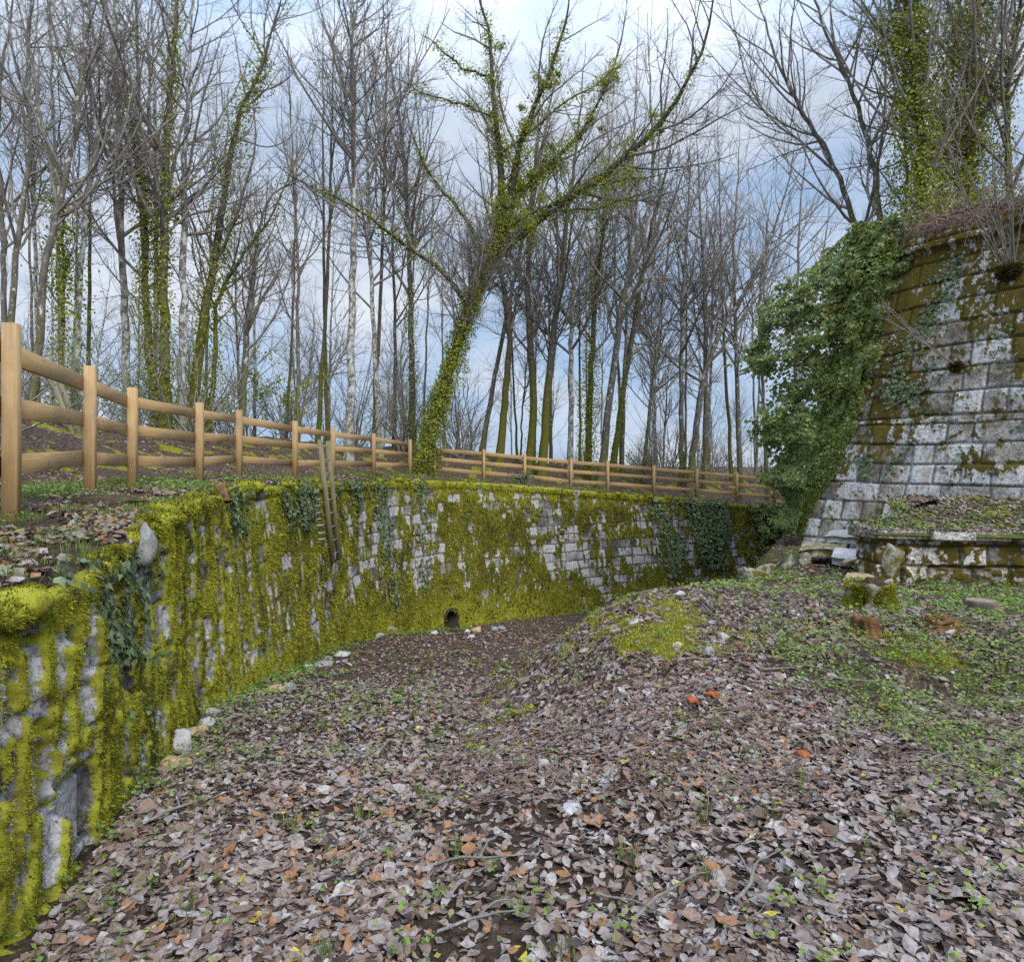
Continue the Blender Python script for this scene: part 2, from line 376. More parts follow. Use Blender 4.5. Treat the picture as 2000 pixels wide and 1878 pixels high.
WB = np.array([(-1.25, -6), (-1.3, 0), (-1.56, 2.25), (-2.0, 3.65), (-2.27, 4.5), (-2.78, 6.1), (-3.26, 8.0), (-3.5, 9.8), (-3.62, 11.9), (-3.58, 15.2), (-2.95, 18.1), (-2.1, 19.5), (.15, 21.3), (2.85, 22.7), (6.1, 24.4), (8.3, 25.3), (12, 27.2), (20.3, 31.2)])
FE = np.array([(-1.9, -6, -.4), (-2.0, 0, -.4), (-2.55, 2.5, -.37), (-3.1, 4.13, -.335), (-3.5, 5.1, -.3), (-4.08, 6.5, -.27), (-4.57, 8.3, -.28), (-4.7, 10, -.29), (-4.9, 12.1, -.25), (-4.5, 16.2, -.31),
               (-3.98, 19.2, -.335), (-3.2, 22.9, -.42), (-.4, 24.35, -.72), (2.2, 25, -1.0), (5.65, 26.6, -1.26), (8.3, 27.6, -1.47), (11.6, 29, -1.8), (20, 33, -2.4)])
WTs, WBs, FEs = chaikin(WT, 3), chaikin(WB, 3), chaikin(FE, 3)
def bank(s): return 1.15*ss(.9, 5.5, s)-.07*np.clip(s-8, 0, 55)
def terrace_z(x, y):
    s, p = sdist(FEs, x, y); s = -s
    zf = np.interp(p, np.arange(len(FEs)), FEs[:, 2])
    s2, p2 = sdist(WTs, x, y); s2 = -s2
    zw = np.interp(p2, np.arange(len(WTs)), WTs[:, 2])+.02
    wd = np.clip(s2/(s2-s+1e-6), 0, 1)
    z = np.where(s > 0, zf+bank(s), zw*(1-wd)+zf*wd)
    return z + (fbm(np.asarray(x)*.8, np.asarray(y)*.8, seed=21)-.5)*(.10+.5*ss(1.5, 5, s)) + (fbm(np.asarray(x)*5, np.asarray(y)*5, seed=22)-.5)*.06*ss(0, .25, s2)

# ---------------------------------------------------------- ditch ground (one sheet) and far ground
def spaced(a, b, f, mn, mx):
    o = [a]
    while o[-1] < b: o.append(o[-1]+min(mx, max(mn, f*abs(o[-1]))))
    return np.array(o)
def moss_ground(x, y):
    s, _ = sdist(BND, x, y)
    patch = np.exp(-((x-1.15)/.75)**2-((y-6.9)/2.1)**2)*ss(-1.3, -.1, s)
    m = patch*(.10+1.5*ss(.47, .60, fbm(x*7.5, y*5.0, seed=31, o=4)))*.9
    m = np.maximum(m, .8*fbm(x*1.9, y*1.9, seed=35)*np.exp(-((x-3.1)/.9)**2-((y-5.0)/.8)**2)*1.1)
    m = np.maximum(m, ss(.60, .8, fbm(x*.9, y*.9, seed=37))*.55)
    m = np.clip(m, 0, 1)
    near, _ = sdist(WBs, x, y)
    m = np.maximum(m, np.exp(-np.abs(near)/.35)*fbm(x*1.2, y*1.2, seed=33)*.9)
    return m
def grass_ground(x, y):
    g = ss(.46, .66, fbm(x*.75, y*.75, seed=41))*(.16+.75*ss(1.2, 3.4, x))
    g = np.maximum(g, 1.0*np.exp(-((y-9.3)/1.2)**2)*ss(1.6, 3.2, x)*fbm(x, y, seed=44)*1.5)
    g = np.maximum(g, .9*ss(2.2, 3.0, x)*ss(.42, .58, fbm(x*1.3, y*1.3, seed=45))*np.exp(-((y-4.3)/2.2)**2))
    g = g*(1-.8*np.exp(-((x-2.0)/1.7)**2-((y-6.6)/1.7)**2))
    g = np.maximum(g, ss(1.6, 2.6, x)*ss(2.2, 2.8, y)*(1-ss(5.2, 6.2, y))*ss(.40, .60, fbm(x*2.1, y*1.7, seed=46)))
    return np.clip(g, 0, 1)
xs = np.concatenate([-spaced(.02, 6, .012, .05, .12)[::-1], spaced(.02, 30, .012, .05, .6)])
ys = spaced(-8, 45, .012, .05, .15)
X, Y = np.meshgrid(xs, ys, indexing='ij')
Z = floor_z(X, Y)
g_ = mesh("ditch_floor", np.stack([X, Y, Z], -1).reshape(-1, 3), grid_faces(len(xs), len(ys)), M_GROUND, smooth=True,
          attrs={"moss": moss_ground(X, Y).ravel(), "grass": (grass_ground(X, Y)*.55).ravel()})
tag(g_, "leaf strewn dry ditch floor rising to a low mound", "ground", kind="structure")
far = mesh("ground", [(-1500, -1500, -7), (1500, -1500, -7), (1500, 1500, -7), (-1500, 1500, -7)], np.array([[0, 1, 2, 3]]), M_GROUND)
tag(far, "wide forest ground reaching the horizon", "ground", kind="structure")
# ---------------------------------------------------------- terrace ground
def resample(P, s_new):
    d = np.concatenate([[0], np.cumsum(np.linalg.norm(np.diff(P[:, :2], axis=0), axis=1))])
    return np.stack([np.interp(s_new, d, P[:, k]) for k in range(P.shape[1])], 1)
tpar = np.linspace(0, len(WTs)-1, 900)
def bypar(P, t): return np.stack([np.interp(t, np.arange(len(P)), P[:, k]) for k in range(P.shape[1])], 1)
A_ = bypar(WTs, tpar); B_ = bypar(FEs, tpar)
tan = np.gradient(B_[:, :2], axis=0)
for _ in range(12): tan[1:-1] = (tan[:-2]+tan[1:-1]*2+tan[2:])/4
nrm = np.stack([-tan[:, 1], tan[:, 0]], 1); nrm /= np.linalg.norm(nrm, axis=1, keepdims=True)
cols = []
for w_ in np.linspace(0, 1, 16): cols.append(A_[:, :2]*(1-w_)+B_[:, :2]*w_)
sv = np.concatenate([np.linspace(.1, 12, 70), np.geomspace(13, 500, 30)])
for s_ in sv: cols.append(B_[:, :2]+nrm*s_)
XY = np.stack(cols, 1)
Zt = terrace_z(XY[..., 0], XY[..., 1])
Zt[:, 0] -= .03
# thick edge: drop the first column down behind the wall face
Vt = np.concatenate([XY, Zt[..., None]], -1)
mo = ss(.50, .68, fbm(XY[..., 0]*2.6, XY[..., 1]*2.6, seed=51, o=5)); mo[:, :2] = np.maximum(mo[:, :2], .45)
mo = np.clip(mo*(.55+.45*ss(.5, 3, np.concatenate([np.zeros(16), sv]))[None]), 0, 1); mo[:, 0] = .6
gr = ss(.42, .6, fbm(XY[..., 0]*.9, XY[..., 1]*.9, seed=53))
tg = mesh("terrace_ground", Vt.reshape(-1, 3), grid_faces(*Vt.shape[:2]), M_GROUND, smooth=True, attrs={"moss": mo.ravel()*.72, "grass": gr.ravel()*.42})
tag(tg, "grassy terrace and mossy wooded bank above the ditch wall", "ground", kind="structure")

# ============================================================ ditch wall
t_d = []
tt = 0.
def dist_t(t): p = bypar(WTs, np.array([t]))[0]; return math.hypot(p[0], p[1])
seg = np.linalg.norm(np.gradient(WTs[:, :2], axis=0), axis=1)
while tt < len(WTs)-1:
    t_d.append(tt); d = dist_t(tt); step = min(.035, max(.009, d*.0022)) if bypar(WTs, np.array([tt]))[0, 1] > .8 else .06
    tt += step/max(.02, np.interp(tt, np.arange(len(WTs)), seg))
t_d = np.array(t_d)
wt = bypar(WTs, t_d); wb = bypar(WBs, t_d)
ua = np.concatenate([[0], np.cumsum(np.linalg.norm(np.diff(wt[:, :2], axis=0), axis=1))])
NV = 150
fl = floor_z(wb[:, 0]+.1, wb[:, 1]-.05, False)-.35
vv = np.linspace(0, 1, NV)
base = np.stack([wb[:, 0], wb[:, 1], fl], 1)
P = wt[:, None, :]*(1-vv[None, :, None])+base[:, None, :]*vv[None, :, None]
tn = np.gradient(wt[:, :2], axis=0)
for _ in range(60): tn[1:-1] = (tn[:-2]+tn[1:-1]*2+tn[2:])/4
wn = np.stack([tn[:, 1], -tn[:, 0]], 1); wn /= np.linalg.norm(wn, axis=1, keepdims=True)
U = np.broadcast_to(ua[:, None], P.shape[:2]); ZZ = P[..., 2]
def stones(U, Z, ch, sw, seed, jw=.016):
    warp = (fbm(U*.35, Z*.35, seed=seed+5)-.5)*.18
    c = np.floor((Z+warp)/ch); fc = (Z+warp)/ch-c
    off = _h(c, c*0, c*0, seed)*7
    wv = sw*(.8+.5*_h(c, c*0+3, c*0, seed))
    k0 = (U+off)/wv; k = np.floor(k0); jit = (_h(k, c, c*0, seed+1)-.5)*.45
    fk = k0-k; k = np.where(fk < jit*(fk < .5), k-1, k); 
    left = np.where(k == np.floor(k0), jit, 0)
    fk = k0-np.floor(k0)
    jl = (_h(np.floor(k0), c, c*0, seed+1)-.5)*.5; 
    idx = np.where(fk < .5+jl, np.floor(k0), np.floor(k0)+1)
    dj = np.abs(fk-(.5+jl))*wv
    dc = np.minimum(fc, 1-fc)*ch
    d = np.minimum(dj, dc)
    return _h(idx, c, c*0, seed+2), 1-ss(jw*.5, jw*1.6, d), c, idx
tone, joint, cI, kI = stones(U, ZZ, .30, .42, 71, .016)
nearf = 1-ss(6, 14, np.hypot(wt[:, 0], wt[:, 1]))[:, None]
r2 = _h(kI, cI, cI*0, 99)
big = fbm(U*.6, ZZ*.6, seed=61); med = fbm(U*3.4, ZZ*2.0, seed=62, o=5); stk = fbm(U*10, ZZ*2.2, seed=63, o=4); med = med*(1-nearf)+nearf*fbm(U*13, ZZ*3.2, seed=74, o=5); big = big*(1-nearf)+nearf*fbm(U*3.0, ZZ*2.0, seed=75)
height_v = (ZZ-fl[:, None])/(wt[:, 2:3]-fl[:, None])
fin = fbm(U*16, ZZ*9, seed=64, o=4)
bare = .20*big+.27*med+(.22+.12*nearf)*stk+.21*fin+(.10-.10*nearf)*r2+.012*nearf
bare = bare + .047*nearf - .015*(1-nearf) - .10*(1-ss(.05, .35, height_v)) - .10*ss(.93, .99, height_v) + .02*(1-nearf)
# pixel-known bare columns of the photograph (around the centre and right of the far wall)
pxw = 1000+FP*P[..., 0]/np.maximum(P[..., 1], .5); 
for cx, cz, sx, sz, am in ((1.1, -2.2, .5, 1.3, .09), (5.0, -2.6, 2.6, .9, .035), (-1.7, -1.3, .8, .5, .05), (-3.6, -1.9, .6, .9, .07), (-2.7, -2.6, .8, .6, .06)):
    bare = bare+am*np.exp(-((P[..., 0]-cx)/sx)**2-((ZZ-cz)/sz)**2)*(P[..., 1] > 14)
moss = 1-ss(.512, .565, bare)
jm = np.maximum(moss, joint*ss(.35, .6, fbm(U*3, ZZ*3, seed=66))*.75)
hole = np.hypot((P[..., 0]+1.86)/.19, (P[..., 2]+4.62)/.34) ; 
Ph = W(880, 1212, 19.8)
hx = (P[..., 0]-Ph[0])/.17; hz = (P[..., 2]-Ph[2])
inside = (np.abs(hx) < 1) & (hz < .02+.26*np.sqrt(np.clip(1-hx**2, 0, 1))) & (P[..., 1] > 17)
disp = moss*(.012+.060*fbm(U*9, ZZ*7, seed=67, o=4)+.035*fbm(U*2.5, ZZ*2.5, seed=68))*(.55+.25*nearf) - joint*(1-moss)*.03 + (tone-.5)*.02 + (fbm(U*.5, ZZ*.5, seed=69)-.5)*.12
disp = disp + (.05*ss(.945, .965, height_v))*(1-.9*nearf)   # coping lip
disp = disp*ss(0, .01, vv)[None, :]
hx2 = hx/1.35; hole_shade = (np.abs(hx2) < 1) & (hz < .10+.30*np.sqrt(np.clip(1-hx2**2, 0, 1))) & (P[..., 1] > 17)  # wider arch: recess and rim that get painted shade
disp = np.where(inside, -.8, disp); jm = np.where(hole_shade, -.6, jm)
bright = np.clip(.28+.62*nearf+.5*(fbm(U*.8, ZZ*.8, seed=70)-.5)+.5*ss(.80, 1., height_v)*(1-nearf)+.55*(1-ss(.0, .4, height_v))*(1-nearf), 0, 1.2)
Pw = P.copy(); Pw[..., :2] += wn[:, None, :]*disp[..., None]
wroot = empty("retaining_wall", (0, 0, 0), "long curving stone ditch wall covered in yellow green moss below the timber fences", "wall")
mesh("masonry", Pw.reshape(-1, 3), grid_faces(*Pw.shape[:2]), M_WALL, wroot, smooth=True,
     attrs={"moss": jm.ravel(), "tone": tone.ravel(), "bright": bright.ravel(), "joint": (joint*.8).ravel() + hole_shade.ravel()*1.})  # joint also carries the drain hole's shade, put into the colour
# moss tufts on the wall (stuff)
def wall_pts(n, wfun):
    iu = rng.integers(0, Pw.shape[0], n*3); iv = rng.integers(1, NV-1, n*3)
    a_ = wfun(iu, iv); keep = rng.random(n*3) < a_
    iu = iu[keep][:n]; iv = iv[keep][:n]
    p = Pw[iu, iv]+rng.normal(0, .006, (len(iu), 3)); nn = np.concatenate([wn[iu], np.full((len(iu), 1), .12)], 1)
    return p, nn, iu, iv
distu = np.hypot(wt[:, 0], wt[:, 1]); vis = (wt[:, 1] > .9)
mb = MB()
for n, dm, sc in ((360000, 8, .0034), (110000, 30, .0036)):
    p, nn, iu, iv = wall_pts(n, lambda iu, iv: moss[iu, iv]*vis[iu]*(distu[iu] < dm)*(1-inside[iu, iv])*np.clip(4.0/distu[iu], .1, 1)**(.3 if dm > 9 else 1.))
    dirn = nn*rng.uniform(.3, 1, (len(p), 1))+np.array([0, 0, -.75])*rng.uniform(.2, 1.1, (len(p), 1))+rng.normal(0, .35, (len(p), 3))
    dirn /= np.linalg.norm(dirn, axis=1, keepdims=True)
    side = rng.normal(size=(len(p), 3)); side -= (side*dirn).sum(1, keepdims=True)*dirn; side /= np.linalg.norm(side, axis=1, keepdims=True)
    R = np.stack([side, dirn, np.cross(side, dirn)], 2)
    rnd = np.clip(fbm(p[:, 0]*3, p[:, 1]*3, p[:, 2]*3, seed=77)*1.5-.34+rng.normal(0, .19, len(p)), 0, .999)
    V, F, A = inst(TR, TRF, p, R, rng.uniform(.6, 1.35, len(p))*np.clip(sc*distu[iu], .009, .08), rnd=rnd); mb.add(V, F, **A)
o = mb.build("moss", M_MOSST, wroot); tag(o, kind="stuff")
# mossy coping cushions along the wall head, hanging over the edge
mb = MB()
sel = np.where((wt[:, 1] > 1.2))[0]
nc = 95
cu = sel[(np.sort(rng.random(nc))**.8*len(sel)).astype(int)]
ph = np.linspace(0, np.pi*2, 15)[:-1]; thv = np.linspace(0, np.pi, 9)
sph = np.array([(np.sin(t)*np.cos(p_), np.sin(t)*np.sin(p_), np.cos(t)) for t in thv for p_ in ph])
sf = []
for i in range(8):
    for j in range(14): sf.append((i*14+j, i*14+(j+1) % 14, (i+1)*14+(j+1) % 14, (i+1)*14+j))
sf = np.array(sf)
cpos = []
for k, i in enumerate(cu):
    d = distu[i]; r = rng.uniform(.03, .085)*(1 if d < 5 else 1.4)
    c = np.array([wt[i, 0]-wn[i, 0]*rng.uniform(-.05, .10), wt[i, 1]-wn[i, 1]*rng.uniform(-.05, .10), wt[i, 2]+rng.uniform(-.03, .02)])
    v = sph*np.array([r*1.3, r*1.5, r*.75]); v = v*(1+.35*(fbm(v[:, 0]*9+k, v[:, 1]*9, v[:, 2]*9, seed=80)-.5)[:, None]*2)
    mb.add(v+c, sf, moss=1., tone=.5, bright=.95*rng.uniform(.75, 1.1), joint=0.); cpos.append((c, r))
o = mb.build("moss_cushions", M_WALL, wroot, smooth=True); tag(o, kind="stuff")
mb = MB(); pp = []; dd = []
for c, r in cpos:
    n_ = int(2600 if c[1] < 4.5 else 900 if c[1] < 8 else 180)
    q_ = rng.normal(size=(n_, 3)); q_ /= np.linalg.norm(q_, axis=1, keepdims=True); pp.append(c+q_*np.array([r*1.25, r*1.45, r*.72])); dd.append(q_+rng.normal(0, .4, q_.shape))
pp = np.concatenate(pp); dd = np.concatenate(dd); dd /= np.linalg.norm(dd, axis=1, keepdims=True)
sd_ = np.cross(dd, rng.normal(size=dd.shape)); sd_ /= np.linalg.norm(sd_, axis=1, keepdims=True)
V, F, A = inst(TR, TRF, pp, np.stack([sd_, dd, np.cross(sd_, dd)], 2), rng.uniform(.5, 1.3, len(pp))*np.clip(.0062*pp[:, 1], .016, .07), rnd=rng.uniform(0, .84, len(pp)))
o = mesh("coping_moss", V, F, M_MOSST, wroot, attrs=A); tag(o, kind="stuff")

# ============================================================ bastion
BB = np.array([(12.2, 4.2), (10.5, 6.8), (8.1, 10.5), (5.85, 14.0), (9.3, 20), (13.5, 27)])
def offset_poly(B, d):
    out = []
    for i in range(len(B)):
        a = B[i]-B[i-1] if i > 0 else B[1]-B[0]; b = B[i+1]-B[i] if i < len(B)-1 else B[-1]-B[-2]
        a = a/np.linalg.norm(a); b = b/np.linalg.norm(b)
        na = np.array([a[1], -a[0]]); nb = np.array([b[1], -b[0]])   # right side = inward (going corner: inside lies right)
        m = na+nb; m /= np.linalg.norm(m); out.append(B[i]+m*d/max(.3, m@na))
    return np.array(out)
BZ0, BZ1 = -2.3, 4.42
bt = offset_poly(BB, 1.45)
def lin(P, n):
    d = np.concatenate([[0], np.cumsum(np.linalg.norm(np.diff(P, axis=0), axis=1))]); return d
dB = lin(BB, 0)
ub = np.arange(0, dB[-1], .028)
def alongP(P, u): return np.stack([np.interp(u, dB, P[:, k]) for k in range(P.shape[1])], 1)
pb, pt = alongP(BB, ub), alongP(bt, ub)
for _ in range(60):
    pb[1:-1] = (pb[:-2]+2*pb[1:-1]+pb[2:])/4; pt[1:-1] = (pt[:-2]+2*pt[1:-1]+pt[2:])/4
vb = np.linspace(0, 1, 260)
PB = np.empty((len(ub), len(vb), 3)); PB[..., :2] = pb[:, None]*(1-vb[None, :, None])+pt[:, None]*vb[None, :, None]; PB[..., 2] = BZ0+(BZ1-BZ0)*vb[None, :]
tb = np.gradient(pb, axis=0); nb_ = np.stack([-tb[:, 1], tb[:, 0]], 1); nb_ /= np.linalg.norm(nb_, axis=1, keepdims=True)
for _ in range(40): nb_[1:-1] = (nb_[:-2]+2*nb_[1:-1]+nb_[2:])/4
nb_ /= np.linalg.norm(nb_, axis=1, keepdims=True)
UB = np.broadcast_to(ub[:, None], PB.shape[:2]); ZB = PB[..., 2]
t1, j1, c1, k1 = stones(UB, ZB, .37, .56, 171, .014); t2, j2, c2, k2 = stones(UB, ZB, .43, .55, 181, .018)
up = ZB > .78
tb_, jb = np.where(up, t2, t1), np.where(up, j2, j1)
cB = dB[3]
hx_ = (cB-UB)   # distance from the corner along face 1
f1 = fbm(UB*.5, ZB*.5, seed=201, o=5); f2 = fbm(UB*2., ZB*1.6, seed=202, o=5)
f3 = fbm(UB*7, ZB*6, seed=203, o=4)
f4 = fbm(UB*20, ZB*16, seed=204, o=3)
f5 = fbm(UB*45, ZB*38, seed=210, o=2)
mB = .17*f1+.20*f2+.25*f3+.20*f4+.12*f5+.06*_h(np.where(up, k2, k1), np.where(up, c2, c1), UB*0, 7)
mB = mB+.07*np.exp(-((hx_-1.3)/.9)**2)*ss(-1, 1.0, ZB)*(1-ss(2.6, 3.6, ZB))-.06*np.exp(-((ZB+.4)/.7)**2)+.0*ss(2., 4, ZB)+.16*np.exp(-((hx_-3.75)/.12)**2-((ZB-2.0)/.9)**2)+.10*np.exp(-((ZB+.0)/.25)**2-((hx_-3.6)/.9)**2)
mB = mB-.004+.055*ss(.2, 3., ZB)
mossB = np.maximum(ss(.485, .60, mB)*.92, jb*.3)
dispB = mossB*.03*fbm(UB*9, ZB*9, seed=205)+(tb_-.5)*.03-jb*.045+(fbm(UB*3, ZB*3, seed=206)-.5)*.03
lip = ss(4.12, 4.17, ZB); dispB = dispB+lip*.13+(fbm(UB*2, ZB*0, seed=207)-.5)*.08*lip
PB[..., :2] += nb_[:, None]*dispB[..., None]
broot = empty("bastion", (BB[3][0], BB[3][1], -1.75), "tall leaning bastion of large pale stone blocks with brown moss at right", "fort wall")
def rel(V, root): return np.asarray(V)-np.array(root.location)
mesh("masonry", rel(PB.reshape(-1, 3), broot), grid_faces(*PB.shape[:2]), M_BAST, broot, smooth=True,
     attrs={"moss": mossB.ravel(), "tone": tb_.ravel(), "bright": np.clip(.25+.5*fbm(UB, ZB, seed=209), 0, 1).ravel(), "joint": (jb*(.25+.5*fbm(UB*1.5, ZB*1.5, seed=211))).ravel()})
# earth top of the bastion
offs = np.concatenate([np.linspace(-.12, 2.5, 34), np.geomspace(2.7, 14, 14)])
ubt = np.arange(0, dB[-1], .08); pT = alongP(bt, ubt); nT = np.stack([np.interp(ubt, ub, nb_[:, k]) for k in (0, 1)], 1)
XYt = pT[:, None]-nT[:, None]*offs[None, :, None]
zt = BZ1+.02+.65*ss(-.1, 1.6, offs)[None]+(fbm(XYt[..., 0]*1.5, XYt[..., 1]*1.5, seed=220)-.5)*.35*ss(-.1, .5, offs)[None]+.02*offs[None]
zt[:, 0] = BZ1-.12
mesh("earth_top", rel(np.concatenate([XYt, zt[..., None]], -1).reshape(-1, 3), broot), grid_faces(*XYt.shape[:2]), M_GROUND, broot, smooth=True,
     attrs={"moss": (fbm(XYt[..., 0]*2, XYt[..., 1]*2, seed=222)*.75).ravel(), "grass": np.zeros(zt.size)})
def bast_pt(h, z, out=0.):
    """point on face 1, h metres from the corner along the base, height z, pushed out"""
    u = cB-np.asarray(h, float); v = (np.asarray(z)-BZ0)/(BZ1-BZ0)
    a = alongP(BB, u); b = alongP(bt, u); p = a*(1-v[:, None])+b*v[:, None]
    n = np.stack([np.interp(u, ub, nb_[:, k]) for k in (0, 1)], 1)
    p = p+n*np.asarray(out).reshape(-1, 1); return np.concatenate([p, np.asarray(z)[:, None]], 1), np.concatenate([n, np.full((len(n), 1), .2)], 1)
#@@PART2
# ============================================================ ivy on the bastion
def ivy_scatter(p, nn, size, mat, name, parent, T=LI, TF=LIF, tilt=.45, extra=None):
    nn = nn/(np.linalg.norm(nn, axis=1, keepdims=True)+1e-9)
    nn = nn+rng.normal(0, tilt, nn.shape)
    down = np.broadcast_to(np.array([0, 0, -1.]), nn.shape)+rng.normal(0, .45, nn.shape)
    X_ = np.cross(down, nn); X_ /= np.linalg.norm(X_, axis=1, keepdims=True)+1e-9
    Nn = nn/np.linalg.norm(nn, axis=1, keepdims=True); Y_ = np.cross(Nn, X_)
    R = np.stack([X_, Y_, Nn], 2)
    V, F, A = inst(T, TF, p, R, rng.uniform(.6, 1.25, len(p))*size, rnd=rng.random(len(p)))
    return mesh(name, V, F, mat, parent, attrs=A)
def zpx(py, D): return (HY-py)/FP*D
# outline rows of the ivy in the photo: (z, x of left silhouette, h of right limit on face 1)
rows = np.array([(-1.5, 6.12, .02), (-1.0, 6.1, .12), (-.5, 6.05, .32), (0, 5.98, .55), (.6, 5.85, .68), (1.2, 5.6, .72), (1.9, 5.28, .78), (2.6, 5.15, .85), (3.2, 5.2, 1.0), (3.7, 5.5, 1.25), (4.2, 5.9, 1.5), (4.6, 6.5, 1.6), (4.95, 7.0, 1.5)])
n_ = 62000
z_ = rng.uniform(-1.5, 4.95, n_); q_ = rng.random(n_)
xl = np.interp(z_, rows[:, 0], rows[:, 1]); hr = np.interp(z_, rows[:, 0], rows[:, 2])
hr = hr*(1+.35*(fbm(z_*1.5, z_*0, seed=301)-.5)*2)
face, fn = bast_pt(np.clip(q_*hr, 0, 5), np.minimum(z_, BZ1), 0)
corner, _ = bast_pt(np.full(n_, .02), np.minimum(z_, BZ1), 0)
thick = np.interp(z_, [-1.5, 0, 1.5, 3, 4, 5], [.12, .18, .35, .6, .7, .55])*(.6+.9*fbm(q_*3, z_*1.3, seed=303, o=4))
left = rng.random(n_) < .5
lump = .3+1.4*fbm(q_*4, z_*1.7, seed=305, o=4)
# left part: a hanging hood from the corner to the left silhouette
xl = xl+.28*ss(1.0, 2.0, z_); tq = q_; xh = corner[:, 0]*(1-tq)+(xl+ (fbm(z_*2.2, q_*0, seed=307, o=3)-.5)*1.1)*tq
yh = corner[:, 1]-.15*thick*(1-tq)+tq**1.6*1.2*lump-.25*np.sin(tq*np.pi)*thick*2
depth_in = rng.exponential(.13, n_)
pl = np.stack([xh, yh+depth_in*.8, z_], 1); nl = np.stack([-.5-.4*tq, -.85+.3*tq, np.full(n_, .25)], 1)
pf = face+fn*(thick*(1-.85*q_)*rng.uniform(.65, 1.05, n_))[:, None]; pf[:, 2] = z_
p_iv = np.where(left[:, None], pl, pf); n_iv = np.where(left[:, None], nl, fn)
dens = fbm(p_iv[:, 0]*3.2, p_iv[:, 1]*2, p_iv[:, 2]*3.2, seed=309, o=3)
edge = np.where(left, 1-ss(.72, 1.0, q_)*.75, 1-ss(.7, 1, q_)*.7)
kp = (rng.random(n_) < edge) & ((dens > .44) | (rng.random(n_) < .22))
push = (fbm(q_*5+3, z_*2.4, seed=319, o=4)-.45)[:, None]*np.array([-.15, -.55, .1])*ss(-.5, 1.5, z_)[:, None]; p_iv = p_iv+push
iv = empty("ivy_bush", (5.8, 14, -1.6), "dense dark green ivy hood draped over the left corner of the bastion", "ivy")
ivy_scatter(rel(p_iv[kp], iv), n_iv[kp], np.where(p_iv[kp][:, 2] > 1.0, .085, .10), M_IVY, "foliage", iv)
# hanging stems and sprigs inside the hood
st = []
for i in range(26):
    z0 = rng.uniform(.5, 4.4); x0 = np.interp(z0, rows[:, 0], rows[:, 1]); c0, _ = bast_pt(np.array([rng.uniform(0, .6)]), np.array([min(z0, 4.3)])); c0 = c0[0]
    e = np.array([x0+rng.uniform(-.1, .9), c0[1]+rng.uniform(-.2, .8), z0-rng.uniform(.2, 1.6)]); k_ = np.linspace(0, 1, 7)[:, None]
    st.append(c0*(1-k_)+e*k_+np.array([0, -.4, .5])*np.sin(k_*np.pi)*rng.uniform(.3, 1)+rng.normal(0, .03, (7, 3)))
st = np.array(st); V, F = tubes(rel(st, iv), np.broadcast_to(np.linspace(.012, .004, 7), st.shape[:2]), 4); mesh("stems", V, F, BK_DARK, iv)
# looser ivy on the stone face, right of the hood
n_ = 9000; z_ = rng.uniform(-1.2, 4.1, n_); h_ = rng.uniform(.3, 3.2, n_)
cen = np.interp(z_, [-1.2, 0, 1.5, 2.6, 4.1], [.9, 1.3, 1.55, 1.75, 2.35]); wd_ = np.interp(z_, [-1.2, 1, 2.5, 4.1], [.3, .45, .35, .22])
kp = (rng.random(n_) < np.exp(-((h_-cen)/wd_)**2)) & (fbm(h_*3.5, z_*2.2, seed=311) > .47)
p_, nn_ = bast_pt(h_[kp], z_[kp], rng.uniform(.02, .07, kp.sum()))
kr = rng.uniform(0, 1, 900); z2 = rng.uniform(-1, 4, 900); h2 = rng.uniform(1.5, 5.2, 900); k2_ = fbm(h2*2.3, z2*1.4, seed=313) > .60
p2, nn2 = bast_pt(h2[k2_], z2[k2_], rng.uniform(.02, .05, k2_.sum()))
o = ivy_scatter(np.concatenate([p_, p2]), np.concatenate([nn_, nn2]), .065, M_IVYW, "climbing_ivy", None, tilt=.3)
tag(o, "thin straggling ivy creeping up the pale bastion stones beside the dark ivy hood", "ivy")

# ============================================================ ivy on the ditch wall
def u_of_px(px):
    mid = Pw[:, 30]; return int(np.argmin(np.abs(1000+FP*mid[:, 0]/np.maximum(mid[:, 1], .3)-px)+(mid[:, 1] < .5)*1e5))
def wall_ivy(x0, x1, y0, y1, n, size, label, mat=M_IVYW, th=.1, taper=0., seed=1, name="wall_ivy", clump=.42, x2=None):
    i0, i1 = u_of_px(x0), u_of_px(x1)
    t = rng.random(n); hgt = rng.random(n)
    ce = (i0+i1)/2+((u_of_px(x2)-(i0+i1)/2)*t if x2 else 0)
    hw = (i1-i0)/2*(1-taper*t)
    iu = np.clip((ce+rng.uniform(-1, 1, n)*hw*(.75+.5*fbm(t*5, t*0, seed=seed))).astype(int), 0, len(Pw)-1)
    D = Pw[iu, 30, 1]; ztop = zpx(y0, D); zbot = zpx(y1, D); z = ztop*(1-t)+zbot*t
    iv_ = np.clip(((z-P[iu, 0, 2])/(P[iu, -1, 2]-P[iu, 0, 2])*(NV-1)).astype(int), 0, NV-1)
    p = Pw[iu, iv_].copy(); p[:, 2] = z
    k = (fbm(U[iu, 0]*2.6, z*2.2, seed=seed+3) > clump-.08*(1-t)) & (fbm(U[iu, 0]*7, z*5, seed=seed+4) > .42) & (rng.random(n) > .5*np.abs(2*(iu-i0)/max(1, i1-i0)-1)**2)
    nn = np.concatenate([wn[iu], np.full((n, 1), .25)], 1)
    p[:, :2] += wn[iu]*(rng.uniform(.02, 1, n)*th*(.4+fbm(U[iu, 0]*3, z*3, seed=seed+7)))[:, None]
    o = ivy_scatter(p[k], nn[k], size, mat, name, None, tilt=.35)
    return tag(o, label, "ivy")
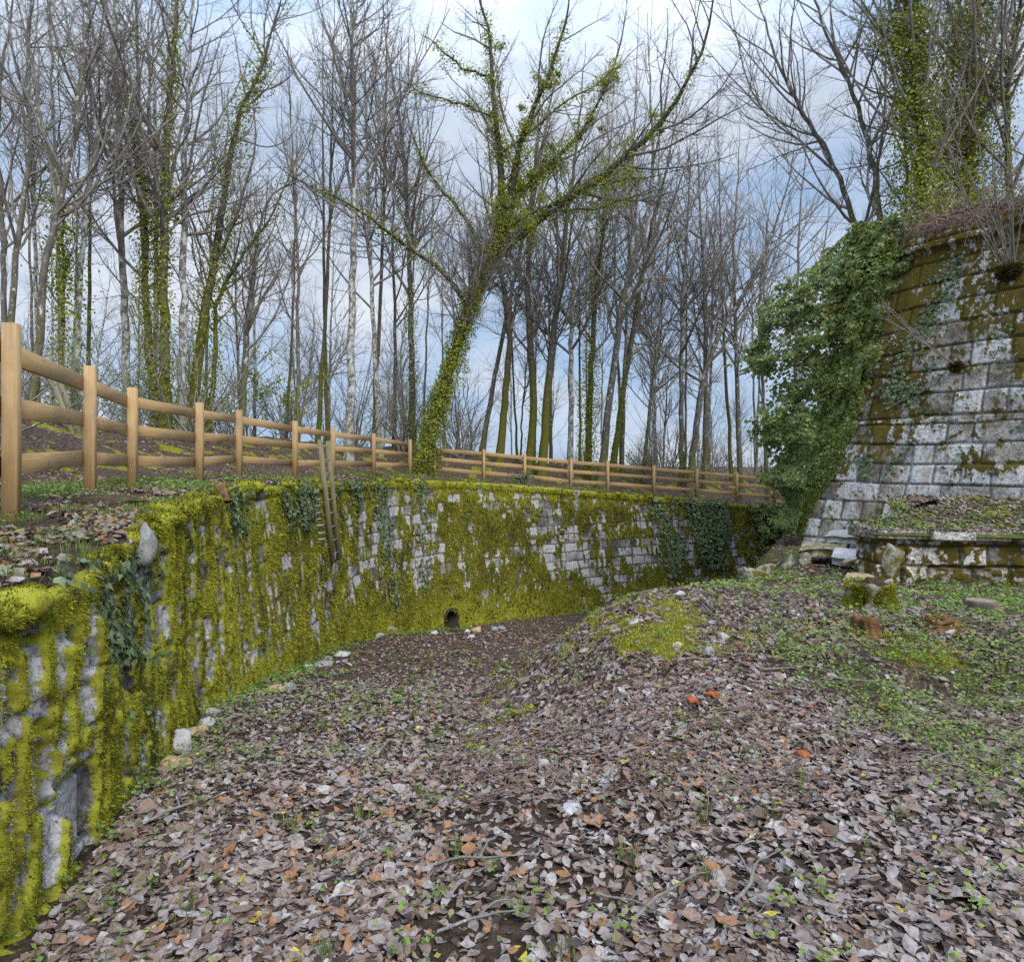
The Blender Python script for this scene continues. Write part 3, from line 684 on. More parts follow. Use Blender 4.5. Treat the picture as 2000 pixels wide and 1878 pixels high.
wall_ivy(1335, 1432, 975, 1108, 5000, .11, "triangular curtain of dark green ivy hanging down the mossy wall at right", taper=.62, seed=401, th=.16, clump=.30)
wall_ivy(1466, 1560, 984, 1075, 6000, .13, "bushy dark ivy on the wall where it meets the bastion", M_IVY, .35, .2, 402, clump=.3)
wall_ivy(1268, 1335, 975, 1130, 2400, .11, "sparse ivy strip on the wall just left of the ivy curtain", taper=.2, seed=403)
wall_ivy(715, 760, 935, 1195, 2600, .075, "long thin dark ivy strand running down the wall right of the wooden ladder", taper=.1, seed=404, clump=.34, x2=775)
wall_ivy(812, 838, 935, 1150, 900, .07, "narrow dark ivy strand on the wall above and left of the drain hole", seed=405, clump=.42)
wall_ivy(548, 618, 935, 1035, 2300, .07, "dark ivy spilling over the wall head left of the ladder", taper=.3, seed=406, clump=.33)
wall_ivy(655, 712, 938, 1010, 2200, .08, "dark ivy fringe under the wall head right of the ladder", taper=.4, seed=407)
wall_ivy(440, 492, 950, 1050, 1500, .06, "small ivy patch below the mossy wall edge near the fallen wood", taper=.4, seed=408)
wall_ivy(125, 300, 1085, 1300, 1500, .045, "trailing blue green ivy on the nearest stretch of mossy wall", taper=.3, seed=409, th=.08, clump=.5)
wall_ivy(205, 260, 1180, 1640, 1400, .035, "fine dark ivy trail running down the near wall to the ditch", seed=410, th=.05, clump=.46)

# ============================================================ fences
def boxgc(c0, c1, w_, h_, updir=(0, 0, 1)):
    """board from c0 to c1 (centre line), width w_ across (horizontal), height h_, with bevelled long edges"""
    c0, c1 = np.array(c0, float), np.array(c1, float); d = c1-c0; Ln = np.linalg.norm(d); d /= Ln
    upv = np.array(updir, float); sdv = np.cross(d, upv); sdv /= np.linalg.norm(sdv); u2 = np.cross(sdv, d)
    b = min(w_, h_)*.06
    prof = [(-w_/2+b, -h_/2), (w_/2-b, -h_/2), (w_/2, -h_/2+b), (w_/2, h_/2-b), (w_/2-b, h_/2), (-w_/2+b, h_/2), (-w_/2, h_/2-b), (-w_/2, -h_/2+b)]
    V = []; G = []
    for t in (0, 1):
        for a_, b_ in prof: V.append(c0+d*Ln*t+sdv*a_+u2*b_); G.append((Ln*t, a_, b_))
    F = [(i, (i+1) % 8, 8+(i+1) % 8, 8+i) for i in range(8)]
    return np.array(V), [np.array(F), np.array([list(range(7, -1, -1)), list(range(8, 16))])], np.array(G)
def board(name, c0, c1, w_, h_, mat, parent, tone=0., root=None, updir=(0, 0, 1)):
    V, F, G = boxgc(c0, c1, w_, h_, updir)
    if root is not None: V = rel(V, root)
    G = G+rng.uniform(0, 50, 3)
    return mesh(name, V, F, mat, parent, attrs={"gc": G, "tone": np.full(len(V), tone)})
posts = [(22.5, 632.5, 1010.5, 4.13), (176, 715, 958, 6.4), (259, 757, 951, 8.2), (390, 786, 944, 10.), (467, 801, 930, 12.1), (576, 822, 934, 14.2), (650, 835, 929, 16.5), (730, 846, 928, 19.2), (801, 858, 927, 22.4)]
posts2 = [(849, 870, 930, 23.6), (945, 877, 941, 24.2), (1025, 886, 945, 24.6), (1115, 894, 957, 25.), (1187, 900, 960, 25.7), (1277, 908, 966, 26.6), (1361, 915, 972, 27.3), (1439, 922, 979, 27.9), (1513, 930, 984, 28.8), (1590, 938, 990, 29.8), (1665, 945, 996, 30.8)]
def fence(pl, label, first=None):
    pts = [(W(px, yb, D), W(px, yt, D)) for px, yt, yb, D in pl]
    if first is not None: pts = [first]+pts
    root = empty("timber_fence", tuple(pts[0][0]), label, "fence", "timber post and rail fences above the ditch")
    tans = np.gradient(np.array([p[0][:2] for p in pts]), axis=0)
    hts = []
    for i, (b, t) in enumerate(pts):
        tv = tans[i]/np.linalg.norm(tans[i]); nv = np.array([tv[1], -tv[0], 0])   # towards the ditch
        w_ = .085 if i < 2 else .095
        bb = b.copy(); bb[2] = min(b[2], float(terrace_z(np.array([b[0]]), np.array([b[1]]))[0]))-.15
        board("post", bb, t, w_, w_, M_WOOD, root, float(rng.choice([0, .1, .2, .45])), root, updir=(nv[0], nv[1], 0))
        hts.append((b, t, nv))
    # rails behind the posts (bank side), one board over each bay
    for i in range(len(hts)-1):
        (b0, t0, n0), (b1, t1, n1) = hts[i], hts[i+1]
        for fr in (.885-.02, .575, .265):
            p0 = b0*(1-fr)+t0*fr-n0*(.049+.019); p1 = b1*(1-fr)+t1*fr-n1*(.049+.019)
            d = p1-p0; d /= np.linalg.norm(d)
            e0, e1 = (.06 if i == 0 else -.002), (.06 if i == len(hts)-2 else -.002)
            board("rail", p0-d*e0, p1+d*e1, .038, .135, M_WOOD, root, float(rng.choice([0, .05, .15, .3, .7], p=[.3, .25, .2, .15, .1])), root)
    return root
fence(posts, "long timber post and rail fence climbing the left of the ditch with the nearest post", first=(np.array([-2.45, 2.05, -.38]), np.array([-2.45, 2.05, .82])))
fence(posts2, "timber post and rail fence running right from the ivy clad leaning tree to the bastion")

# ============================================================ ladders
def ladder(r0b, r0t, r1b, r1t, label, nr, wood=True, rr=.009):
    root = empty("ladder", tuple(r0b), label, "ladder")
    for b, t in ((r0b, r0t), (r1b, r1t)):
        board("side_rail", b, t, .045, .09, M_OLDWOOD, root, .0, root, updir=tuple(np.cross(np.array(t)-np.array(b), np.array(r1b)-np.array(r0b))))
    for i in range(nr):
        f = (i+.6)/nr; a = r0b*(1-f)+r0t*f; b = r1b*(1-f)+r1t*f; e = (b-a)*.03
        k = np.linspace(0, 1, 2)[:, None]; Pp = ((a-e)*(1-k)+(b+e)*k)[None]
        V, F = tubes(rel(Pp, root), np.full((1, 2), rr), 6); F = [F, np.array([[5, 4, 3, 2, 1, 0], [6, 7, 8, 9, 10, 11]])]
        mesh("rung", V, F, M_IRON, root)
    return root
# against the ditch wall
iw = u_of_px(655); wpt = Pw[iw, 40]; nlad = np.array([wn[iw][0], wn[iw][1], 0]); tl = np.array([wn[iw][1]*-1, wn[iw][0], 0])
def wall_at(px, py, off):
    q = Pw[(wt[:, 1] > 8) & (wt[:, 1] < 19)]; qx = 1000+FP*q[..., 0]/q[..., 1]; qy = HY-FP*q[..., 2]/q[..., 1]
    k = np.argmin((qx-px)**2+(qy-py)**2); return q.reshape(-1, 3)[k]*(1-off/15)
def rail_line(pb, pt):
    B = wall_at(*pb, .35); fr = (945-pb[1])/(pt[1]-pb[1]); M_ = wall_at(pb[0]+(pt[0]-pb[0])*fr, 945, .25)
    s = np.linspace(.5, 2.5, 4000)[:, None]; q = B+(M_-B)*s; j = np.argmin(np.abs(HY-FP*q[:, 2]/q[:, 1]-pt[1])); return q[j], B
a0, b0 = rail_line((650, 1099), (625, 858)); a1, b1 = rail_line((663, 1092), (641, 861))
ladder(b0, a0, b1, a1, "old wooden ladder with metal rungs leaning over the head of the mossy wall", 9)
a0 = W(101, 734, 14.0); b0 = W(152, 876, 13.4); a1 = W(113, 734, 14.3); b1 = W(164, 874, 13.7)
ladder(b0, a0, b1, a1, "grey wooden ladder leaning behind the left fence under the trees", 6)
# iron step rungs set in the wall left of the ladder
for i in range(7):
    ii = u_of_px(616); D = Pw[ii, 30, 1]; z = zpx(975+i*13, D); iv_ = int(np.clip((z-P[ii, 0, 2])/(P[ii, -1, 2]-P[ii, 0, 2])*(NV-1), 0, NV-1)); c = Pw[ii, iv_].copy()
    tv = np.array([-wn[ii][1], wn[ii][0], 0]); nv = np.array([wn[ii][0], wn[ii][1], 0])
    Pp = np.array([[c-tv*.09-nv*.05, c-tv*.09+nv*.10, c+tv*.09+nv*.10, c+tv*.09-nv*.05]])
    V, F = tubes(Pp, np.full((1, 4), .011), 5)
    tag(mesh("step_iron", V, F, M_IRON), "small iron step rung set in the mossy wall just left of the wooden ladder", "step iron", "iron step rungs in the wall by the ladder")

# ============================================================ stones, tiles, stumps
def hit(rz, zz, ds):
    k = np.where(rz < zz)[0]; return float(ds[k[0]]) if len(k) else 24.
def rock_mesh(dim, seed, flat=0., n=26):
    ph = np.linspace(0, 2*np.pi, n+1)[:-1]; th = np.linspace(0, np.pi, n//2+1)
    v = np.array([(np.sin(t)*np.cos(p_), np.sin(t)*np.sin(p_), np.cos(t)) for t in th for p_ in ph])
    rr = np.random.default_rng(seed); c = v*1.15
    for _ in range(13):
        q = rr.normal(size=3); q /= np.linalg.norm(q); e = np.maximum(0, c@q-rr.uniform(.62, .9)); c = c-e[:, None]*q
    v = c*(1+.35*(fbm(v[:, 0]*1.3+seed, v[:, 1]*1.3, v[:, 2]*1.3+9, seed=seed)-.5)[:, None])
    v = v*(1+.16*(fbm(v[:, 0]*5+seed, v[:, 1]*4, v[:, 2]*4+9, seed=seed+1)-.5)[:, None])
    f = []
    for i in range(n//2):
        for j in range(n): f.append((i*n+j, i*n+(j+1) % n, (i+1)*n+(j+1) % n, (i+1)*n+j))
    return v*np.array(dim)/2, np.array(f)
def place_rock(px, py, wpx, hpx, mat, label, name="rock", cat="rock", group=None, depthf=.8, seed=None, D=None, tilt=0.):
    # find ground under the pixel
    if D is None:
        ds = np.linspace(1.5, 26, 4000); zz = floor_z((px-1000)/FP*ds, ds); rz = (HY-(py+hpx*.4))/FP*ds
        k = np.where(rz < zz)[0]; D = ds[k[0]] if len(k) else 20.
        z = float(floor_z(np.array([(px-1000)/FP*D]), np.array([D]))[0])
    else: z = (HY-(py+hpx*.5))/FP*D
    w_ = wpx/FP*D; h_ = hpx/FP*D
    V, F = rock_mesh((w_*1.12, w_*depthf*1.1, h_*1.3), int(px+py) if seed is None else seed)
    a = rng.uniform(-.5, .5); R = np.array([[math.cos(a), -math.sin(a), 0], [math.sin(a), math.cos(a), 0], [0, 0, 1]]); V = V@R.T
    if tilt: R = np.array([[math.cos(tilt), 0, math.sin(tilt)], [0, 1, 0], [-math.sin(tilt), 0, math.cos(tilt)]]); V = V@R.T
    o = mesh(name, V, F, mat); o.location = ((px-1000)/FP*D, D, z+h_*.38)
    return tag(o, label, cat, group)
RK = [(335, 1492, 56, 32, R_OCHRE, "yellow ochre rock at the wall foot, lowest of the near heap"),
      (352, 1455, 40, 46, R_WHITE, "pale pointed rock standing behind the ochre rock at the wall foot"),
      (318, 1438, 22, 26, R_GREY, "dark brownish rock tucked against the wall left of the pale pointed rock"),
      (388, 1428, 44, 22, R_OCHRE, "flat ochre and white stone beside the wall above the near heap"),
      (408, 1410, 34, 16, R_WHITE, "white flat stone touching the flat ochre stone by the wall"),
      (412, 1394, 32, 20, R_GREY, "blue grey angular rock at the wall foot"),
      (535, 1348, 40, 20, R_OCHRE, "ochre angular rock halfway along the left wall foot"),
      (508, 1353, 26, 10, R_OCHRE, "low ochre slab left of the angular ochre rock"),
      (562, 1342, 22, 14, R_GREY, "small grey rock right of the angular ochre rock"),
      (603, 1302, 26, 8, R_WHITE, "thin white slab at the wall foot below the ladder"),
      (632, 1297, 36, 9, R_GREY, "long grey flat stone at the wall foot below the ladder"),
      (640, 1285, 22, 8, R_GREY, "small dull stone behind the long grey flat stone"),
      (668, 1277, 30, 9, R_WHITE, "pale stone slab right of the stones below the ladder"),
      (762, 1233, 24, 18, R_MOSS, "block of mossy white rubble below the long ivy strand"),
      (738, 1242, 26, 10, R_GREY, "brown slab leaning at the foot of the block of rubble"),
      (848, 1235, 14, 8, R_WHITE, "small white stone left of the drain hole"),
      (930, 1230, 24, 12, R_OCHRE, "beige boulder right of the drain hole"),
      (912, 1233, 14, 8, R_WHITE, "small pale stone between drain hole and beige boulder"),
      (965, 1229, 16, 9, R_GREY, "blue grey stone right of the beige boulder"),
      (980, 1226, 18, 7, R_GREY, "thin flat slab at the wall foot, last of the row right of the drain"),
      (920, 1243, 16, 6, R_WHITE, "little white stone lying in front of the beige boulder"),
      (1116, 1578, 46, 15, R_WHITE, "smooth white stone lying alone in the leaves at centre"),
      (937, 1426, 40, 9, R_WHITE, "flat pale stone half buried in the path of leaves"),
      (973, 1482, 14, 15, R_WHITE, "small bright white stone in the leaves left of centre"),
      (740, 1425, 22, 5, R_GREY, "thin grey stone chip at left of the leafy path"),
      (1234, 1212, 34, 9, R_WHITE, "white slab on the left brow of the mound"),
      (1328, 1160, 20, 10, R_WHITE, "white stone on the top of the mound beside the red tile"),
      (1322, 1262, 20, 16, R_WHITE, "round white stone on the mossy flank of the mound"),
      (1384, 1272, 22, 18, R_GREY, "pale grey stone on the mound right of the round white stone"),
      (1415, 1248, 20, 18, R_WHITE, "angular pale stone in the middle of the mound"),
      (1392, 1217, 20, 10, R_WHITE, "small white stone above the middle of the mound"),
      (1602, 1203, 14, 11, R_GREY, "small grey stone on the mound left of the rotten stump"),
      (1560, 1202, 10, 9, R_WHITE, "tiny white pebble near the top of the mound"),
      (1345, 1225, 18, 8, R_GREY, "low grey stone at the left of the mound top"),
      (1855, 1236, 14, 10, R_WHITE, "white stone in front of the red rotten stump"),
      (1790, 1190, 30, 10, R_GREY, "flat grey stone between the mossy and the sawn stump"),
      (1265, 1358, 12, 12, R_WHITE, "pale blue white pebble low on the mossy flank"),
      (1625, 1319, 18, 8, R_WHITE, "white stone chip right of the bare soil patch"),
      (1045, 1868, 30, 16, R_WHITE, "pale stone at the bottom edge of the leaves"),
      (1480, 1722, 30, 12, R_GREY, "grey leaf covered stone in the right foreground")]
for px, py, w_, h_, m_, lb in RK: place_rock(px, py, w_, h_, m_, lb, group="loose stones on the ditch floor and mound")
TL = [(1355, 1380, 34, 16, "large curved red roof tile shard at the mound foot"), (1587, 1390, 14, 9, "bright orange red tile shard on the bare soil"),
      (1576, 1486, 40, 11, "pinkish brown tile shard lying in the foreground leaves"), (1340, 1154, 12, 6, "red tile shard on the mound crest by the white stone"),
      (1458, 1276, 18, 6, "flat red tile shard in the middle of the mound"), (1447, 1266, 12, 9, "upright red tile piece just behind the flat shard"),
      (1614, 1328, 12, 6, "small orange red tile chip right of the bare soil"), (1391, 1365, 30, 10, "dull rose tile piece beside the large curved shard"),
      (1893, 1202, 10, 8, "red chip left of the sawn stump"), (1958, 1202, 20, 6, "red tile shard right of the sawn stump"), (1383, 1326, 8, 14, "thin red tile sliver stuck in the soil"),
      (1725, 1385, 22, 8, "salmon tile shard among the weeds at right")]
for px, py, w_, h_, lb in TL:
    ds = np.linspace(1.5, 26, 4000); zz = floor_z((px-1000)/FP*ds, ds); rz = (HY-py)/FP*ds; D = hit(rz, zz, ds)
    w2 = w_/FP*D; n_ = 7; th = np.linspace(-.7, .7, n_); r_ = w2*.75
    V = []
    for y_ in np.linspace(-.5, .5, 5):
        for t_ in th:
            V.append((math.sin(t_)*r_*(1+.10*y_*math.sin(px)), y_*w2*.75*(1+.3*t_*math.cos(px*3)), (math.cos(t_)-.8)*r_))
    V = np.array(V); Vb = V-np.array([0, 0, .012]); F = grid_faces(5, n_); Fb = grid_faces(5, n_)[:, ::-1]+35
    ring = [i for i in range(n_)]+[n_*k+n_-1 for k in range(1, 5)]+[4*n_+i for i in range(n_-2, -1, -1)]+[n_*k for k in range(3, 0, -1)]
    Fs = np.array([(ring[i], ring[i]+35, ring[(i+1) % len(ring)]+35, ring[(i+1) % len(ring)]) for i in range(len(ring))])
    o = mesh("tile_shard", np.concatenate([V, Vb]), [F, Fb, Fs], R_RED); o.location = ((px-1000)/FP*D, D, float(floor_z(np.array([(px-1000)/FP*D]), np.array([D]))[0])+h_/FP*D*.5+.015)
    o.rotation_euler = (rng.uniform(.0, .35), rng.uniform(-.3, .3), rng.uniform(-.8, .8)); o.scale = (.8, .8, .8); tag(o, lb, "tile shard", "red tile shards on the mound")
def stump(px, py, wpx, hpx, label, side, top, rough=.2, mossy=0, D=None, lean=0):
    ds = np.linspace(1.5, 26, 4000); zz = floor_z((px-1000)/FP*ds, ds); rz = (HY-py)/FP*ds; D = hit(rz, zz, ds)+wpx/FP*4
    r = wpx/FP*D/2; h = hpx/FP*D; x = (px-1000)/FP*D; z0 = float(floor_z(np.array([x]), np.array([D]))[0])
    root = empty("tree_stump", (x, D, z0), label, "tree stump", "cut tree stumps on the mound")
    th = np.linspace(0, 2*np.pi, 49)[:-1]; hs = np.array([-.2, 0, .15, .35, .6, .8, .93, 1.])
    V = []
    for k, hh in enumerate(hs):
        flare = 1+.45*math.exp(-hh*4)
        rr = r*flare*(1+rough*(fbm(np.cos(th)*2.5+px, np.sin(th)*2.5, hh*1.0, seed=int(px))-.5)*2+.06*np.sin(th*9+px)*(1-hh*.5))*(.9 if k == 7 else 1)
        zz_ = h*hh*(1+(rough*.9*(fbm(np.cos(th)*2+px, np.sin(th)*2, 0., seed=int(px)+3)-.4) if hh > .5 else 0))
        V.append(np.stack([rr*np.cos(th), rr*np.sin(th), zz_+0*th], 1))
    n = 48; V = np.array(V); F = [(i*n+j, i*n+(j+1) % n, (i+1)*n+(j+1) % n, (i+1)*n+j) for i in range(7) for j in range(n)]
    mesh("bark", V.reshape(-1, 3), np.array(F), side, root, smooth=True)
    T = [V[7]*np.array([1, 1, 1])]; 
    for s_ in (.75, .45, .15): q_ = V[7]*np.array([s_, s_, 1]); q_[:, 2] -= h*.10*(1-s_)*(1+rough)+rng.normal(0, .01*rough, n); T.append(q_)
    T = np.array(T); F = [(i*n+j, i*n+(j+1) % n, (i+1)*n+(j+1) % n, (i+1)*n+j) for i in range(3) for j in range(n)]
    mesh("cut_face", T.reshape(-1, 3)+np.array([0, 0, .002]), [np.array(F), np.array([[3*n+j for j in range(n)]])], top, root)
    if mossy:
        n_ = mossy; t_ = rng.uniform(0, 2*np.pi, n_); hh = rng.random(n_)**.7; flare = 1+.45*np.exp(-hh*4)
        keep = fbm(np.cos(t_)*2.2, np.sin(t_)*2.2, hh*1.5, seed=31) > .42; t_, hh, flare = t_[keep], hh[keep], flare[keep]
        p = np.stack([np.cos(t_)*r*flare*1.03, np.sin(t_)*r*flare*1.03, hh*h], 1); d = np.stack([np.cos(t_), np.sin(t_), .2+0*t_], 1)+rng.normal(0, .5, (len(p), 3)); d /= np.linalg.norm(d, axis=1, keepdims=True)
        s_ = np.cross(d, rng.normal(size=d.shape)); s_ /= np.linalg.norm(s_, axis=1, keepdims=True)
        V, F, A = inst(TR, TRF, p, np.stack([s_, d, np.cross(s_, d)], 2), rng.uniform(.02, .045, len(p)), rnd=rng.uniform(.2, .84, len(p))); tag(mesh("moss", V, F, M_MOSST, root, attrs=A), kind="stuff")
stump(1698, 1198, 74, 46, "wide old stump thick with yellow green moss and a dark top", R_MOSS, M_SOIL, .6, 14000)
stump(1917, 1206, 56, 26, "neatly sawn stump with a flat grey cut face at right", BK_STUMP, R_CUT, .14)
stump(1692, 1250, 38, 30, "small splintered brown stump in front of the mossy one", R_ROT, R_ROT, .8)
stump(1838, 1236, 56, 16, "low crumbling reddish rotten stump left of and before the sawn one", R_ROT, R_ROT, .9)
# fallen masonry at the bastion foot: stepped plinth and slabs
def slab(name, quad_top, thick, mat, label, cat="stone slab", group=None, seed=0, rough=.05):
    """quad_top: four 3-D corners, irregular slab with thickness downward, subdivided and roughened"""
    q = np.array(quad_top, float); n = 14; s_, t_ = np.meshgrid(np.linspace(0, 1, n), np.linspace(0, 1, n), indexing='ij')
    top = q[0]*((1-s_)*(1-t_))[..., None]+q[1]*(s_*(1-t_))[..., None]+q[2]*(s_*t_)[..., None]+q[3]*((1-s_)*t_)[..., None]
    c = top.mean((0, 1)); k = 1+rough*2*(fbm(s_*3+seed, t_*3, seed=seed+2)-.5); top[..., :2] = c[:2]+(top[..., :2]-c[:2])*k[..., None]
    top[..., 2] += (fbm(s_*4+seed, t_*4, seed=seed)-.5)*thick*.5
    bot = top.copy(); bot[..., 2] -= thick; bot[..., :2] = c[:2]+(bot[..., :2]-c[:2])*.94
    V = np.concatenate([top.reshape(-1, 3), bot.reshape(-1, 3)]); F = grid_faces(n, n); m = n*n
    ring = [i*n for i in range(n)]+[(n-1)*n+j for j in range(1, n)]+[i*n+n-1 for i in range(n-2, -1, -1)]+[j for j in range(n-2, 0, -1)]
    Fs = np.array([(ring[i], ring[(i+1) % len(ring)], ring[(i+1) % len(ring)]+m, ring[i]+m) for i in range(len(ring))])
    o = mesh(name, V-c, [F, F[:, ::-1]+m, Fs], mat); o.location = tuple(c)
    return tag(o, label, cat, group)
# plinth: front face D 9.2 .. 9.6, from px 1745 to beyond the frame
pr = empty("stone_plinth", (7, 9.8, -1.75), "broken mossy masonry ledge topped with leaves and weeds at the bastion foot", "masonry ledge")
fx = np.array([(5.35, 10.4), (5.45, 9.95), (6.3, 9.75), (7.1, 9.55), (8.0, 9.0), (9.2, 8.2), (10.5, 6.9)]); fd = lin(fx, 0)
uf = np.arange(0, fd[-1], .025); pf_ = np.stack([np.interp(uf, fd, fx[:, k]) for k in (0, 1)], 1); tf = np.gradient(pf_, axis=0)
for _ in range(400): tf[1:-1] = (tf[:-2]+2*tf[1:-1]+tf[2:])/4
nf = np.stack([tf[:, 1], -tf[:, 0]], 1); nf /= np.linalg.norm(nf, axis=1, keepdims=True); nf = -nf if nf[len(nf)//2, 1] > 0 else nf
zf_ = np.linspace(-2.0, -.98, 60); Uf, Zf = np.meshgrid(uf, zf_, indexing='ij')
t_, j_, c_, k_ = stones(Uf, Zf, .30, .55, 271, .02); lipf = ss(-1.13, -1.10, Zf)
mf = ss(.42, .54, .25*fbm(Uf*1.2, Zf*2, seed=272)+.3*fbm(Uf*5, Zf*4, seed=273)+.45*fbm(Uf*16, Zf*14, seed=276)); mf = np.maximum(mf*(1-.5*lipf), j_*.3)
dp = (t_-.5)*.08-j_*.04+mf*.05*fbm(Uf*7, Zf*7, seed=274)+lipf*.12*(.6+fbm(Uf*2, Zf*0, seed=275))
Vf = np.concatenate([pf_[:, None]+nf[:, None]*dp[..., None], Zf[..., None]], -1)
mesh("face", rel(Vf.reshape(-1, 3), pr), grid_faces(*Vf.shape[:2]), M_BAST, pr, True, {"moss": mf.ravel(), "tone": t_.ravel(), "bright": np.full(mf.size, .5), "joint": (j_*.8).ravel()})
no = np.linspace(-.14, 1.7, 40); Vt_ = np.concatenate([pf_[:, None]-nf[:, None]*no[None, :, None], np.zeros((len(uf), 40, 1))], -1)
Vt_[..., 2] = -.99+.42*ss(0, 1.7, no)[None]+(fbm(Vt_[..., 0]*2.5, Vt_[..., 1]*2.5, seed=280)-.5)*.25*ss(-.05, .3, no)[None]
Vt_[:, 0, 2] = -1.05
mesh("debris_top", rel(Vt_.reshape(-1, 3), pr), grid_faces(*Vt_.shape[:2]), M_GROUND, pr, True, {"moss": (fbm(Vt_[..., 0]*3, Vt_[..., 1]*3, seed=281)*.7).ravel(), "grass": (fbm(Vt_[..., 0]*1.5, Vt_[..., 1]*1.5, seed=282)*.8).ravel()})
# flat stones left of the plinth
def Pz(px, z, D): return ((px-1000)/FP*D, D, z-.06)
slab("stone_slab", [Pz(1560, -1.45, 11.6), Pz(1650, -1.42, 11.5), Pz(1660, -1.38, 12.3), Pz(1570, -1.4, 12.6)], .14, R_MOSS, "mossy dark stone slab at the corner foot of the bastion", group="fallen slabs at the bastion foot", seed=1)
slab("stone_slab", [Pz(1622, -1.47, 10.9), Pz(1695, -1.50, 10.7), Pz(1705, -1.42, 11.5), Pz(1630, -1.40, 11.7)], .12, R_WHITE, "white cracked slab lying between mossy slab and upright slab", group="fallen slabs at the bastion foot", seed=2)
slab("stone_slab", [Pz(1640, -1.70, 9.6), Pz(1700, -1.66, 9.5), Pz(1712, -1.60, 10.1), Pz(1655, -1.62, 10.3)], .07, R_OCHRE, "thin buff slab lying on the leaves below the ledge", group="fallen slabs at the bastion foot", seed=3)
slab("stone_slab", [Pz(1662, -1.74, 9.2), Pz(1695, -1.72, 9.2), Pz(1700, -1.70, 9.6), Pz(1668, -1.70, 9.7)], .05, R_OCHRE, "small buff slab in front of the thin buff slab", group="fallen slabs at the bastion foot", seed=4)
slab("stone_slab", [Pz(1700, -1.2, 10.0), Pz(1752, -1.15, 9.9), Pz(1765, -1.1, 10.6), Pz(1712, -1.12, 10.7)], .22, R_MOSS, "thick mossy block left of the upright slab", group="fallen slabs at the bastion foot", seed=5)
slab("stone_slab", [Pz(1610, -1.28, 12.2), Pz(1700, -1.25, 11.9), Pz(1720, -1.2, 12.8), Pz(1625, -1.22, 13.0)], .12, R_GREY, "grey weedy slab nearest the foot of the bastion stones", group="fallen slabs at the bastion foot", seed=6)
slab("stone_slab", [Pz(1762, -1.7, 9.0), Pz(1790, -1.70, 8.9), Pz(1795, -1.68, 9.2), Pz(1766, -1.68, 9.3)], .05, R_OCHRE, "little flat buff stone under the ledge", group="fallen slabs at the bastion foot", seed=7)
# upright leaning slab
Vr, Fr = rock_mesh((.34, .12, .56), 77); a = .22; Vr = Vr@np.array([[math.cos(a), 0, math.sin(a)], [0, 1, 0], [-math.sin(a), 0, math.cos(a)]]).T
o = mesh("leaning_stone", Vr, Fr, R_MOSS); o.location = Pz(1742, -1.32, 9.4); tag(o, "upright buff stone slab leaning against the mossy ledge", "stone slab")
for k, (px, py, w_, h_, m_, D) in enumerate([(1543, 1105, 36, 38, R_MOSS, 11.8), (1573, 1100, 22, 36, R_MOSS, 11.5), (1655, 1098, 24, 14, R_OCHRE, 10.6), (1712, 1100, 20, 12, R_OCHRE, 10.1), (1500, 1112, 50, 30, R_MOSS, 12.3), (1467, 1118, 40, 26, R_MOSS, 12.2)]):
    place_rock(px, py, w_, h_, m_, ["mossy boulder at the foot of the bastion corner", "upright white and green rock beside the mossy boulder", "buff stone wedged below the white cracked slab", "buff stone at the foot of the thick mossy block", "rounded mossy rubble hump left of the bastion corner", "low mossy rubble at the far lip of the ditch"][k], D=D, group="rubble at the bastion foot")
# root clump on the terrace and fallen wood on the wall head
o = mesh("root_clump", *[a for a in (lambda V, F: (V*1.0, F))(*rock_mesh((.62, .36, .16), 91, n=40))], M_SOIL); p_ = W(205, 985, 5.2); o.location = (p_[0], p_[1], float(terrace_z(np.array([p_[0]]), np.array([p_[1]]))[0])+.03); tag(o, "dark mossy root clump on the terrace between fence and wall", "root clump")
Pp = []
for i in range(5):
    a_ = W(425+i*2, 958, 7.4)+rng.normal(0, .02, 3); a_[2] = float(terrace_z(a_[:1], a_[1:2])[0])+.10; b_ = W(443+i, 978, 7.0); b_[2] = a_[2]-.16; Pp.append(np.linspace(a_, b_, 5)+rng.normal(0, .008, (5, 3)))
V, F = tubes(np.array(Pp), np.full((5, 5), .02), 5); tag(mesh("broken_wood", V, F, R_ROT), "splintered reddish piece of wood lying on the wall head", "broken wood")
# coping stone standing at the wall edge
Vr, Fr = rock_mesh((.10, .12, .22), 61); o = mesh("coping_stone", Vr, Fr, R_GREY); p_ = W(284, 1062, 3.70); o.location = tuple(p_); tag(o, "upright grey coping stone at the near wall edge", "stone")
Vr, Fr = rock_mesh((.16, .12, .20), 59); o = mesh("coping_stone", Vr, Fr, R_WHITE); p_ = W(60, 1235, 2.40); o.location = tuple(p_); tag(o, "pale bare coping stone under the moss cushion at the left edge", "stone")
